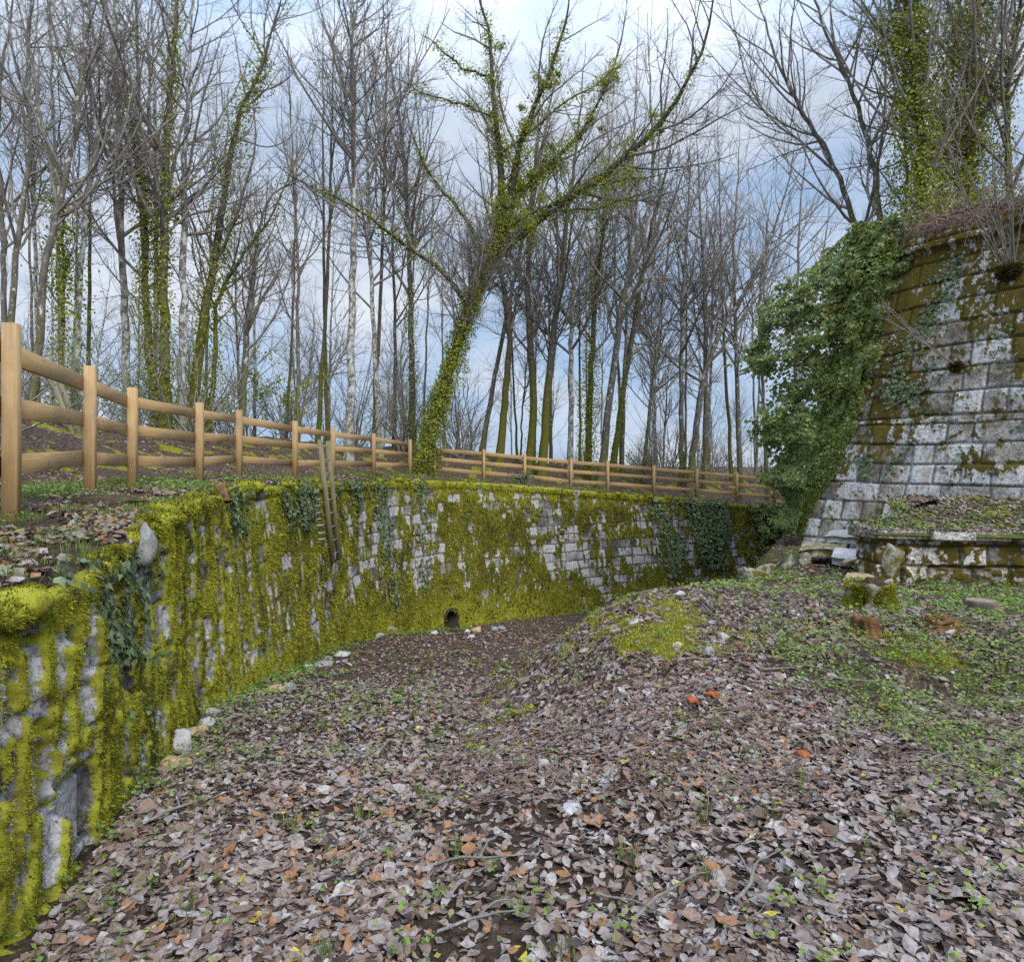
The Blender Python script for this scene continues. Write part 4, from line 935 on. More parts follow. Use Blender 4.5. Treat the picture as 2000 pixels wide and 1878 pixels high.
# fallen sticks
def stick(px, py, L_, ang, r, label, fork=True):
    ds = np.linspace(1.5, 26, 4000); zz = floor_z((px-1000)/FP*ds, ds); rz = (HY-py)/FP*ds; D = hit(rz, zz, ds); x0 = (px-1000)/FP*D
    def path(x0, y0, L_, ang, K=9):
        t = np.linspace(0, 1, K); a_ = ang+np.cumsum(rng.normal(0, .12, K)); x = x0+np.cumsum(np.cos(a_))*L_/K; y = y0+np.cumsum(np.sin(a_))*L_/K
        return np.stack([x, y, floor_z(x, y)+.028+.02*np.sin(t*3)], 1)
    p = path(x0, D, L_, ang); Ps = [p]
    if fork: Ps.append(path(p[3, 0], p[3, 1], L_*.5, ang+1.1))
    Ps = np.array(Ps); V, F = tubes(Ps, np.linspace(r, r*.4, 9)[None]*np.array([1., .7])[:len(Ps), None], 5)
    tag(mesh("fallen_stick", V, F, BK_TWIG), label, "stick", "fallen sticks on the leaves")
stick(835, 1700, .42, -.2, .006, "forked pale twig lying in the foreground leaves")
stick(1410, 1790, .5, .6, .007, "bent brown stick near the bottom right of centre")
stick(830, 1835, .35, .1, .006, "short brown twig at the bottom of the picture")
stick(1560, 1340, .8, .05, .009, "long thin twig on the mound right of the bare soil")
stick(1455, 1308, .7, .0, .008, "thin twig across the middle of the mound", False)
stick(1150, 1750, .3, -.5, .005, "small dark twig in the centre foreground")
stick(250, 1640, .5, .9, .008, "brown stick beside the wall foot at lower left")
stick(1215, 1830, .4, .7, .008, "grey stick in front of the bottom edge, right of centre", False)
stick(1800, 1500, .45, .3, .006, "slim bent twig among the weeds at right")
#@@PART3
# ============================================================ leaf litter, weeds, grass, moss on the ground
def tri_normal(zf, x, y, e=.05):
    zx = (zf(x+e, y)-zf(x-e, y))/(2*e); zy = (zf(x, y+e)-zf(x, y-e))/(2*e); return np.stack([-zx, -zy, np.ones_like(x)], 1)
FLC = lambda x, y: floor_z(x, y)
def in_ditch(x, y, m=.05):
    s, _ = sdist(WBs, x, y); return s > m
def sample_floor(n, y0, y1, power=1., marg=1.08):
    y = y0+(y1-y0)*rng.random(n)**power; hw = (1000/FP)*marg; x = rng.uniform(-1, 1, n)*hw*y
    return x, y
def litter(n, y0, y1, size, T, TF, name, label, lift=.03, tiltn=.35, seed=0, mossfree=.6, marg=1.15, rndshift=0.):
    # area-uniform sampling in the wedge
    y = np.sqrt(rng.uniform(y0**2, y1**2, n)); x = rng.uniform(-marg, marg+.75, n)*(1000/FP)*y
    k = in_ditch(x, y) ; sB, _ = sdist(BB, x, y); k &= sB < .15
    x, y = x[k], y[k]
    mg = moss_ground(x, y); gg = grass_ground(x, y)
    bare = .75*np.exp(-((x-3.0)/.55)**2-((y-4.75)/.3)**2)
    k = rng.random(len(x)) > np.clip((mg-.42)*3, 0, .88)+bare+gg*.35+.75*ss(.60, .72, fbm(x*1.7, y*1.7, seed=540))
    x, y = x[k], y[k]
    p = np.stack([x, y, floor_z(x, y)+rng.random(len(x))**1.6*lift], 1)
    nn = tri_normal(FLC, x, y); nn = nn/np.linalg.norm(nn, axis=1, keepdims=True)+rng.normal(0, tiltn, nn.shape)*np.array([1, 1, .3])
    sz = size*np.exp(rng.normal(0, .32, len(x)))
    cl = fbm(x*.9, y*.9, seed=seed+1); rnd = rng.random(len(x)); rnd = np.where(rnd < .96, np.clip(rnd+(cl-.5)*.25+rndshift, 0, .94), rnd)
    V, F, A = inst(T, TF, p, frames(nn, rng), np.stack([sz*rng.uniform(.7, 1.2, len(x)), sz, sz], 1), rnd=rnd)
    return mesh(name, V, F, M_LITTER, None, T is LD, attrs=A)
a_ = litter(100000, 1.6, 4.6, .038, LD, LDF, "fallen_leaves", "", .03, .30)
tag(a_, "thick grey and brown dead leaves covering the near ditch floor", "fallen leaves", kind="stuff")
a_ = litter(110000, 4.4, 9.5, .046, LS, LSF, "fallen_leaves", "", .035, .36, 5)
tag(a_, "dead leaves spread over the mound and middle of the ditch floor", "fallen leaves", kind="stuff")
a_ = litter(96000, 9.3, 24.5, .062, LS, LSF, "fallen_leaves", "", .03, .28, 9, rndshift=.16)
tag(a_, "small reddish brown dead leaves on the far ditch floor", "fallen leaves", kind="stuff")
# leaves on the terrace, the bank, the bastion top and the ledge
mb = MB()
n = 60000; pr_ = rng.uniform(0, len(FEs)-1, n); q0 = bypar(FEs, pr_); q1 = bypar(WTs, pr_)
k_ = rng.random(n); off = np.where(k_ < .45, -rng.random(n), rng.uniform(0, 7, n))
tb2 = np.stack([np.interp(pr_, tpar, nrm[:, k]) for k in (0, 1)], 1)
xy = np.where((off < 0)[:, None], q0[:, :2]+(q1[:, :2]-q0[:, :2])*(-off)[:, None]*.96, q0[:, :2]+tb2*np.maximum(off, 0)[:, None])
kk = (xy[:, 1] > 1.2) & (xy[:, 0] < 16) & (fbm(xy[:, 0]*1.6, xy[:, 1]*1.6, seed=501) > .40)
xy = xy[kk]; p = np.concatenate([xy, (terrace_z(xy[:, 0], xy[:, 1])+rng.random(len(xy))*.025)[:, None]], 1)
nn = np.array([0, 0, 1.])+rng.normal(0, .4, p.shape)
V, F, A = inst(LS, LSF, p, frames(nn, rng), rng.uniform(.035, .08, len(p)), rnd=np.clip(rng.random(len(p))+.1, 0, .95)); mb.add(V, F, **A)
tag(mb.build("fallen_leaves", M_LITTER), "brown dead leaves scattered on the terrace and bank by the fences", "fallen leaves", kind="stuff")
mb = MB(); n = 9000
i_ = rng.integers(0, Vt_.shape[0], n); j_ = rng.integers(1, 39, n); p = Vt_[i_, j_]+np.array([0, 0, 1])*rng.random((n, 1))*.03
V, F, A = inst(LS, LSF, p, frames(np.array([0, -.2, 1.])+rng.normal(0, .4, p.shape), rng), rng.uniform(.04, .08, n), rnd=rng.random(n)*.99); mb.add(V, F, **A)
n = 9000; i_ = rng.integers(0, XYt.shape[0], n); j_ = rng.integers(0, 36, n); p = np.concatenate([XYt[i_, j_], zt[i_, j_][:, None]+.02+rng.random((n, 1))*.04], 1)
V, F, A = inst(LS, LSF, p, frames(np.array([0, 0, 1.])+rng.normal(0, .45, p.shape), rng), rng.uniform(.05, .10, n), rnd=.5+rng.random(n)*.45); mb.add(V, F, **A)
tag(mb.build("fallen_leaves", M_LITTER), "dry leaves lying on top of the bastion and its broken ledge", "fallen leaves", kind="stuff")
# weeds: small leaves in clusters following the grass mask
def weeds(n, xy, zf, name, label, size=.020, mat=M_WEED, per=9, spread=.06, T=LS, TF=LSF, h=.05):
    m = len(xy); z = zf(xy[:, 0], xy[:, 1]); idx = np.repeat(np.arange(m), per)
    rad = np.abs(rng.normal(0, spread, len(idx))); th = rng.random(len(idx))*2*np.pi
    p = np.stack([xy[idx, 0]+rad*np.cos(th), xy[idx, 1]+rad*np.sin(th), z[idx]+.035+rng.random(len(idx))*h], 1)
    nn = np.array([0, 0, 1.])+rng.normal(0, .35, p.shape); sc = size*rng.uniform(.6, 1.5, len(idx))*np.clip(p[:, 1]/4.5, .9, 2.0)
    V, F, A = inst(T, TF, p, frames(nn, rng), np.stack([sc*1.3, sc, sc], 1), rnd=np.clip(np.repeat(rng.random(m)*.6, per)+rng.random(len(idx))*.4, 0, .999))
    return tag(mesh(name, V, F, mat, None, attrs=A), label, "ground plants", kind="stuff")
n = 36000; y = np.sqrt(rng.uniform(1.7**2, 13**2, n)); x = rng.uniform(-.8, 1.4, n)*y
s3, _ = sdist(BB, x, y)
g = grass_ground(x, y)*np.where(y > 5.2, .50, 1.6)+.06; k = (rng.random(n) < g*fbm(x*4, y*4, seed=505)*1.2*np.where(y > 8, .6, 1.0+1.4*ss(1.5, 2.4, x))) & in_ditch(x, y) & (s3 < 0)
weeds(0, np.stack([x[k], y[k]], 1), FLC, "weeds", "low fresh green weeds growing through the leaves on the ditch floor and mound")
n = 9000; y = rng.uniform(1.8, 22, n); sw, pw_ = None, None
pr_ = rng.uniform(0, len(WBs)-1, 1500); q1 = bypar(WBs, pr_); kk = (q1[:, 1] > 1.5) & (q1[:, 1] < 23); q1 = q1[kk]+np.abs(rng.normal(0, .25, (kk.sum(), 2)))*np.array([1, -.6])
q1 = q1[rng.random(len(q1)) < .5]
weeds(0, q1, FLC, "weeds", "green seedlings along the foot of the mossy wall", size=.02)
pr_ = rng.uniform(0, len(FEs)-1, 5000); q0 = bypar(FEs, pr_)[:, :2]; q1 = bypar(WTs, pr_)[:, :2]; f_ = rng.uniform(-.6, .95, 5000)[:, None]; xy = q0+(q1-q0)*f_
kk = (xy[:, 1] > 1.3) & (fbm(xy[:, 0]*1.3, xy[:, 1]*1.3, seed=509) > .58); weeds(0, xy[kk], terrace_z, "weeds", "green weeds on the terrace between fence and wall head", size=.018)
i_ = rng.integers(0, Vt_.shape[0], 900); j_ = rng.integers(1, 30, 900); pp_ = Vt_[i_, j_]; kk = fbm(pp_[:, 0]*1.6, pp_[:, 1]*1.6, seed=511) > .58; pp_ = pp_[kk]
idx = np.repeat(np.arange(len(pp_)), 9); p = pp_[idx]+rng.normal(0, .06, (len(idx), 3))*np.array([1, 1, .5])+np.array([0, 0, .06])
V, F, A = inst(LS, LSF, p, frames(np.array([0, -.2, 1.])+rng.normal(0, .5, p.shape), rng), rng.uniform(.03, .06, len(p)), rnd=rng.random(len(p))*.99)
tag(mesh("weeds", V, F, M_WEED, None, attrs=A), "leafy green weeds growing on the broken masonry ledge", "ground plants", kind="stuff")
# grass tufts
def grass(cent, zf, label, per=26, Lb=.10, spread=.03):
    m = len(cent); idx = np.repeat(np.arange(m), per); sp = np.abs(rng.normal(0, spread, len(idx))); th = rng.random(len(idx))*2*np.pi
    p = np.stack([cent[idx, 0]+sp*np.cos(th), cent[idx, 1]+sp*np.sin(th), np.zeros(len(idx))], 1); p[:, 2] = zf(p[:, 0], p[:, 1])
    d = np.stack([np.cos(th)*.5, np.sin(th)*.5, np.ones(len(idx))], 1)+rng.normal(0, .3, p.shape); d /= np.linalg.norm(d, axis=1, keepdims=True)
    s_ = np.cross(d, np.array([0, 0, 1.])+rng.normal(0, .1, d.shape)); s_ /= np.linalg.norm(s_, axis=1, keepdims=True)
    dist_ = np.clip(p[:, 1]/4, .8, 2.2)
    L_ = rng.uniform(.5, 1.2, len(p))*Lb
    V, F, A = inst(BL, BLF, p, np.stack([s_, d, np.cross(s_, d)], 2), np.stack([L_*.5*dist_, L_, L_], 1), rnd=rng.random(len(p))*.99)
    return tag(mesh("grass", V, F, M_GRASS, None, attrs=A), label, "grass", kind="stuff")
c_ = []
for px, py in ((700, 1605), (893, 1675), (1475, 1475), (1470, 1500), (575, 1432), (630, 1880), (570, 1620), (1320, 1490), (1500, 1600), (820, 1560), (1100, 1870), (1760, 1600), (1230, 1690), (1600, 1760)):
    D = 1.7
    ds = np.linspace(1.5, 26, 3000); zz = floor_z((px-1000)/FP*ds, ds); kx = np.where((HY-py)/FP*ds < zz)[0]; D = ds[kx[0]]; c_.append(((px-1000)/FP*D, D))
c_ = np.array(c_); n = 420; y = rng.uniform(2, 12, n); x = rng.uniform(-.75, .75, n)*y; k = in_ditch(x, y) & (rng.random(n) < .15+grass_ground(x, y)*.5)
grass(np.concatenate([c_, np.stack([x[k], y[k]], 1)]), FLC, "small green grass tufts dotted over the leafy ditch floor", 30, .085)
pr_ = rng.uniform(10, len(FEs)-40, 1700); q0 = bypar(FEs, pr_)[:, :2]; q1 = bypar(WTs, pr_)[:, :2]; f_ = rng.uniform(-1.5, .98, 1700)[:, None]; xy = q0+(q1-q0)*f_
kk = (xy[:, 1] > 1.6) & (fbm(xy[:, 0]*1.1, xy[:, 1]*1.1, seed=515) > .48); grass(xy[kk], terrace_z, "short green grass on the terrace around the fence posts", 26, .07, .06)
# moss tufts on mound
n = 110000; y = rng.uniform(3.5, 10, n); x = rng.uniform(-.3, 4.2, n); m_ = moss_ground(x, y); k = (m_+.7*(fbm(x*9, y*9, seed=521)-.5) > .52) & (rng.random(n) < .9); x, y = x[k], y[k]
cush = .055*fbm(x*9, y*9, seed=523)
p = np.stack([x, y, floor_z(x, y)+cush], 1); d = np.array([0, 0, 1.])+rng.normal(0, .6, p.shape); d /= np.linalg.norm(d, axis=1, keepdims=True); s_ = np.cross(d, rng.normal(size=d.shape)); s_ /= np.linalg.norm(s_, axis=1, keepdims=True)
V, F, A = inst(TR, TRF, p, np.stack([s_, d, np.cross(s_, d)], 2), rng.uniform(.015, .035, len(p)), rnd=.33+rng.random(len(p))*.54)
tag(mesh("ground_moss", V, F, M_MOSST, None, attrs=A), "bright yellow green moss cushions on the flank of the mound", "moss", kind="stuff")
# dry stalks over the mound
n = 2600; y = rng.uniform(3., 9.5, n); x = rng.uniform(-.1, .8, n)*y; k = in_ditch(x, y); x, y = x[k], y[k]; n = len(x); th = rng.random(n)*np.pi*2; L_ = rng.uniform(.08, .35, n); t = np.linspace(0, 1, 4)
px_ = x[:, None]+np.cos(th)[:, None]*L_[:, None]*t+.02*np.sin(t*4)[None]; py_ = y[:, None]+np.sin(th)[:, None]*L_[:, None]*t
pz_ = floor_z(px_, py_)+.03+.03*np.sin(t*3.)[None]*rng.random((n, 1))
V, F = tubes(np.stack([px_, py_, pz_], -1), np.full((n, 4), .0022), 3)
tag(mesh("dry_stalks", V, F, M_BRAMBLE, None, attrs={"rnd": np.repeat(rng.random(n), 12)}), "thin dry stalks strewn over the mound", "dry stalks", kind="stuff")

# ============================================================ trees
def grow(P0, R0, n, t0, t1, Lr, ang, K, upb, wob, rr, rg, Lmin=.15, taper=.25, pull=None):
    B, Kp, _ = P0.shape
    ln = np.linalg.norm(np.diff(P0, axis=1), axis=2).sum(1); pr = ln/ln.sum(); b = rg.choice(B, n, p=pr); t = rg.uniform(t0, t1, n)
    f = t*(Kp-1); i = np.minimum(f.astype(int), Kp-2); f = f-i
    pos = P0[b, i]*(1-f)[:, None]+P0[b, i+1]*f[:, None]; tg = P0[b, i+1]-P0[b, i]; tg /= np.linalg.norm(tg, axis=1, keepdims=True)+1e-9
    rad = R0[b, i]*(1-f)+R0[b, i+1]*f
    pp = rg.normal(size=(n, 3)); pp -= (pp*tg).sum(1, keepdims=True)*tg; pp /= np.linalg.norm(pp, axis=1, keepdims=True)+1e-9
    a = np.radians(rg.normal(ang, 11, n)); d = np.cos(a)[:, None]*tg+np.sin(a)[:, None]*pp
    Ln = np.maximum(Lmin, ln[b]*Lr*(1.1-.75*(t-t0)/max(1e-6, t1-t0))*rg.uniform(.55, 1.3, n))
    out = [pos]; 
    for k in range(K-1):
        d = d+rg.normal(0, wob, d.shape)+np.array([0, 0, upb])
        d /= np.linalg.norm(d, axis=1, keepdims=True); pos = pos+d*(Ln/(K-1))[:, None]; out.append(pos)
    Pn = np.stack(out, 1); r0 = np.minimum(rad*.62, rr*Ln+.0025)
    Rn = r0[:, None]*np.linspace(1, taper, K)[None]
    return Pn, np.maximum(Rn, .0022)
def smooth_path(pts, K):
    P = chaikin(np.array(pts, float), 3); d = np.concatenate([[0], np.cumsum(np.linalg.norm(np.diff(P, axis=0), axis=1))]); s = np.linspace(0, d[-1], K)
    return np.stack([np.interp(s, d, P[:, k]) for k in range(3)], 1)
def ivy_on(Ps, Rs, n, thick, size, rg, lo=0., hi=1., dens=.42):
    B, K, _ = Ps.shape; ln = np.linalg.norm(np.diff(Ps, axis=1), axis=2).sum(1); b = rg.choice(B, n, p=ln/ln.sum()); t = rg.uniform(lo, hi, n)*(K-1); i = np.minimum(t.astype(int), K-2); f = (t-i)[:, None]
    c = Ps[b, i]*(1-f)+Ps[b, i+1]*f; tg = Ps[b, i+1]-Ps[b, i]; tg /= np.linalg.norm(tg, axis=1, keepdims=True); r = (Rs[b, i]*(1-f[:, 0])+Rs[b, i+1]*f[:, 0])
    q = rg.normal(size=(n, 3)); q -= (q*tg).sum(1, keepdims=True)*tg; q /= np.linalg.norm(q, axis=1, keepdims=True)
    lum = fbm(c[:, 0]*1.3+q[:, 0]*.8, c[:, 1]*1.3+q[:, 1]*.8, c[:, 2]*1.3, seed=601, o=3)
    k = lum > dens*rg.uniform(.8, 1.1, n)
    th = thick*(lum**2*3.2)*rg.random(n)**.8
    p = c+q*(r*.9+th)[:, None]+rg.normal(0, .03, (n, 3))
    return p[k], (q+np.array([0, 0, .35]))[k]
def make_tree(label, path, r0, bark, seed, n1=30, n2=260, n3=2300, L1=.24, ang=42, upb=.10, t0=.28, ivy=0, ivyth=.3, ivyhi=.8, limbs=(), group=None, top=.22, ivysize=.065, cat="tree", rmin=.012, ivylo=0., n4=0):
    rg = np.random.default_rng(seed)
    base = np.array(path[0], float); root = empty("bare_tree", tuple(base), label, cat, group)
    P0 = smooth_path(path, 30)-base; P0[1:-1, :2] += rg.normal(0, .02, (28, 2)); R0 = r0*(1-(1-top)*np.linspace(0, 1, 30))*(1+.45*np.exp(-np.linspace(0, 1, 30)*28)); R0 = np.maximum(R0*(1-.9*np.linspace(0, 1, 30)**5 if top < .5 else 1), rmin)
    P0 = np.concatenate([P0[:1]-np.array([0, 0, .25]), P0], 0); R0 = np.concatenate([R0[:1]*1.1, R0])
    V, F = tubes(P0[None], R0[None], 9); mesh("trunk", V, F, bark, root, smooth=True)
    LP = []; LR = []
    for lp, lr in limbs:
        q = smooth_path(lp, 16)-base; q[2:-1] += rg.normal(0, .03, (13, 3)); rr_ = np.linspace(lr, max(.010, lr*.10), 16); LP.append(q); LR.append(rr_)
    mb = MB()
    if LP:
        LP, LR = np.array(LP), np.array(LR); V, F = tubes(LP, LR, 7); mesh("limbs", V, F, bark, root, smooth=True)
        Pa, Ra = grow(LP, LR, max(8, n1), .15, .98, .38, ang+8, 10, upb*.6, .10, .012, rg)
        if n1: P1, R1 = grow(P0[None, 1:], R0[None, 1:], n1//2+1, max(t0, .3), .98, L1, ang, 10, upb, .07, .011, rg); 
        P1 = np.concatenate([P1, Pa]); R1 = np.concatenate([R1, Ra])
    else:
        P1, R1 = grow(P0[None, 1:], R0[None, 1:], n1, t0, .99, L1, ang, 10, upb, .08, .011, rg)
    P2, R2 = grow(P1, R1, n2, .12, 1., .42, 44, 7, upb*.4, .12, .009, rg)
    P3, R3 = grow(P2, R2, n3, .1, 1., .45, 44, 4, .03, .15, .008, rg, .12)
    for Pq, Rq, m in ((P1, R1, 5), (P2, R2, 4), (P3, R3, 3)):
        V, F = tubes(Pq, Rq, m); mb.add(V, F)
    if n4:
        P4, R4 = grow(P3, R3, n4, .1, 1., .6, 44, 3, .02, .15, .007, rg, .08); V, F = tubes(P4, R4, 3); mb.add(V, F)
    mb.build("crown", BK_TWIG, root)
    if ivy:
        if len(LP): 
            p1, q1 = ivy_on(LP, LR, ivy//2, ivyth*.8, ivysize, rg, 0, .8, .40); p0, q0 = ivy_on(P0[None, 1:], R0[None, 1:], ivy//2, ivyth, ivysize, rg, ivylo, ivyhi, .28)
            cb = rg.integers(0, 4, 150); ck = (rg.random(150)**1.5*11).astype(int); cc_ = LP[cb, ck]+rg.normal(0, .22, (150, 3)); cr_ = rg.uniform(.10, .32, 150)*np.where(ck < 7, 1.25, .8)
            ci = rg.integers(0, 150, 17000); pc = cc_[ci]+rg.normal(0, .55, (17000, 3))*cr_[ci][:, None]; qc = pc-cc_[ci]
            p1 = np.concatenate([p0, p1, pc]); q1 = np.concatenate([q0, q1, qc/(np.linalg.norm(qc, axis=1, keepdims=True)+1e-6)])
        else:
            p1, q1 = ivy_on(P0[None, 1:], R0[None, 1:], ivy, ivyth, ivysize, rg, ivylo, ivyhi, .38)
            ps, qs = ivy_on(P1[:max(3, n1//3)], R1[:max(3, n1//3)], ivy//5, ivyth*.5, ivysize, rg, 0, .4, .45); p1 = np.concatenate([p1, ps]); q1 = np.concatenate([q1, qs])
        k = LS
        V, F, A = inst(LS, LSF, p1, frames(q1+rg.normal(0, .6, q1.shape), rg), np.stack([rg.uniform(.8, 1.4, len(p1))*ivysize*1.3, rg.uniform(.8, 1.4, len(p1))*ivysize, np.full(len(p1), ivysize)], 1), rnd=np.clip(rg.random(len(p1))*.75+.35*(fbm(p1[:, 0]*2, p1[:, 1]*2, p1[:, 2]*2, seed=seed)-.3), 0, .999))
        mesh("ivy", V, F, M_IVYY, root, attrs=A)
    return root
def tpath(pxs, D, dd=0., ext=3.5, zbase=None):
    """pxs list of (px,py) from base up; base height is taken from the terrain"""
    pts = []
    for i, (px, py) in enumerate(pxs):
        Di = D+dd*i; pts.append(W(px, py, Di))
    b = pts[0]; z = float(terrace_z(np.array([b[0]]), np.array([b[1]]))[0]) if zbase is None else zbase
    pts[0] = np.array([b[0], b[1], z])
    if ext: d = pts[-1]-pts[-2]; d /= np.linalg.norm(d); d = d*.6+np.array([0, 0, .5]); pts.append(pts[-1]+d*ext)
    return pts
# hero: leaning ivy tree in the fence gap
D0 = 23.4
hp = tpath([(822, 925), (850, 800), (880, 720), (905, 640), (925, 570), (955, 500), (985, 440)], D0, 0, 0)
def lp(pts, d0, d1): n_ = len(pts); return [W(px, py, d0+(d1-d0)*i/(n_-1)) for i, (px, py) in enumerate(pts)]
limbs = [(lp([(978, 452), (979, 376), (977, 289), (963, 207), (958, 135), (960, 63), (936, 10), (925, -90)], D0, D0+.5), .15),
         (lp([(985, 440), (1000, 366), (1013, 289), (1032, 231), (1057, 178), (1085, 111), (1110, 24), (1120, -60)], D0, D0-1), .14),
         (lp([(958, 500), (1013, 463), (1066, 414), (1119, 381), (1191, 332), (1254, 279), (1302, 226), (1346, 149), (1375, 96), (1394, 10), (1400, -60)], D0, D0-2.5), .17),
         (lp([(985, 430), (1008, 385), (1066, 328), (1124, 275), (1163, 217), (1206, 111), (1225, 20)], D0, D0+2), .11),
         (lp([(912, 592), (883, 549), (835, 506), (777, 467), (705, 410), (640, 375), (560, 345), (520, 300)], D0, D0-1.5), .085),
         (lp([(946, 490), (907, 424), (849, 352), (811, 289), (790, 200)], D0, D0+1.5), .08),
         (lp([(960, 150), (912, 140), (869, 101), (820, 60)], D0+.3, D0-.5), .05),
         (lp([(1060, 418), (1130, 412), (1210, 395), (1290, 370)], D0-.4, D0-2.5), .04),
         (lp([(1000, 440), (1080, 395), (1170, 355), (1260, 350), (1330, 330)], D0, D0-3), .045),
         (lp([(977, 300), (1040, 255), (1110, 190), (1190, 150), (1260, 80)], D0, D0+1), .045),
         (lp([(965, 230), (900, 200), (830, 190), (770, 150)], D0, D0-1.5), .04)]
make_tree("big leaning tree smothered in yellow green ivy standing in the gap between the two fences", hp, .20, BK_DARK, 11, n1=110, n2=1100, n3=9500, L1=.40, limbs=limbs, ivy=30000, ivyth=.34, ivyhi=1., top=.62, ivysize=.062, t0=.5)
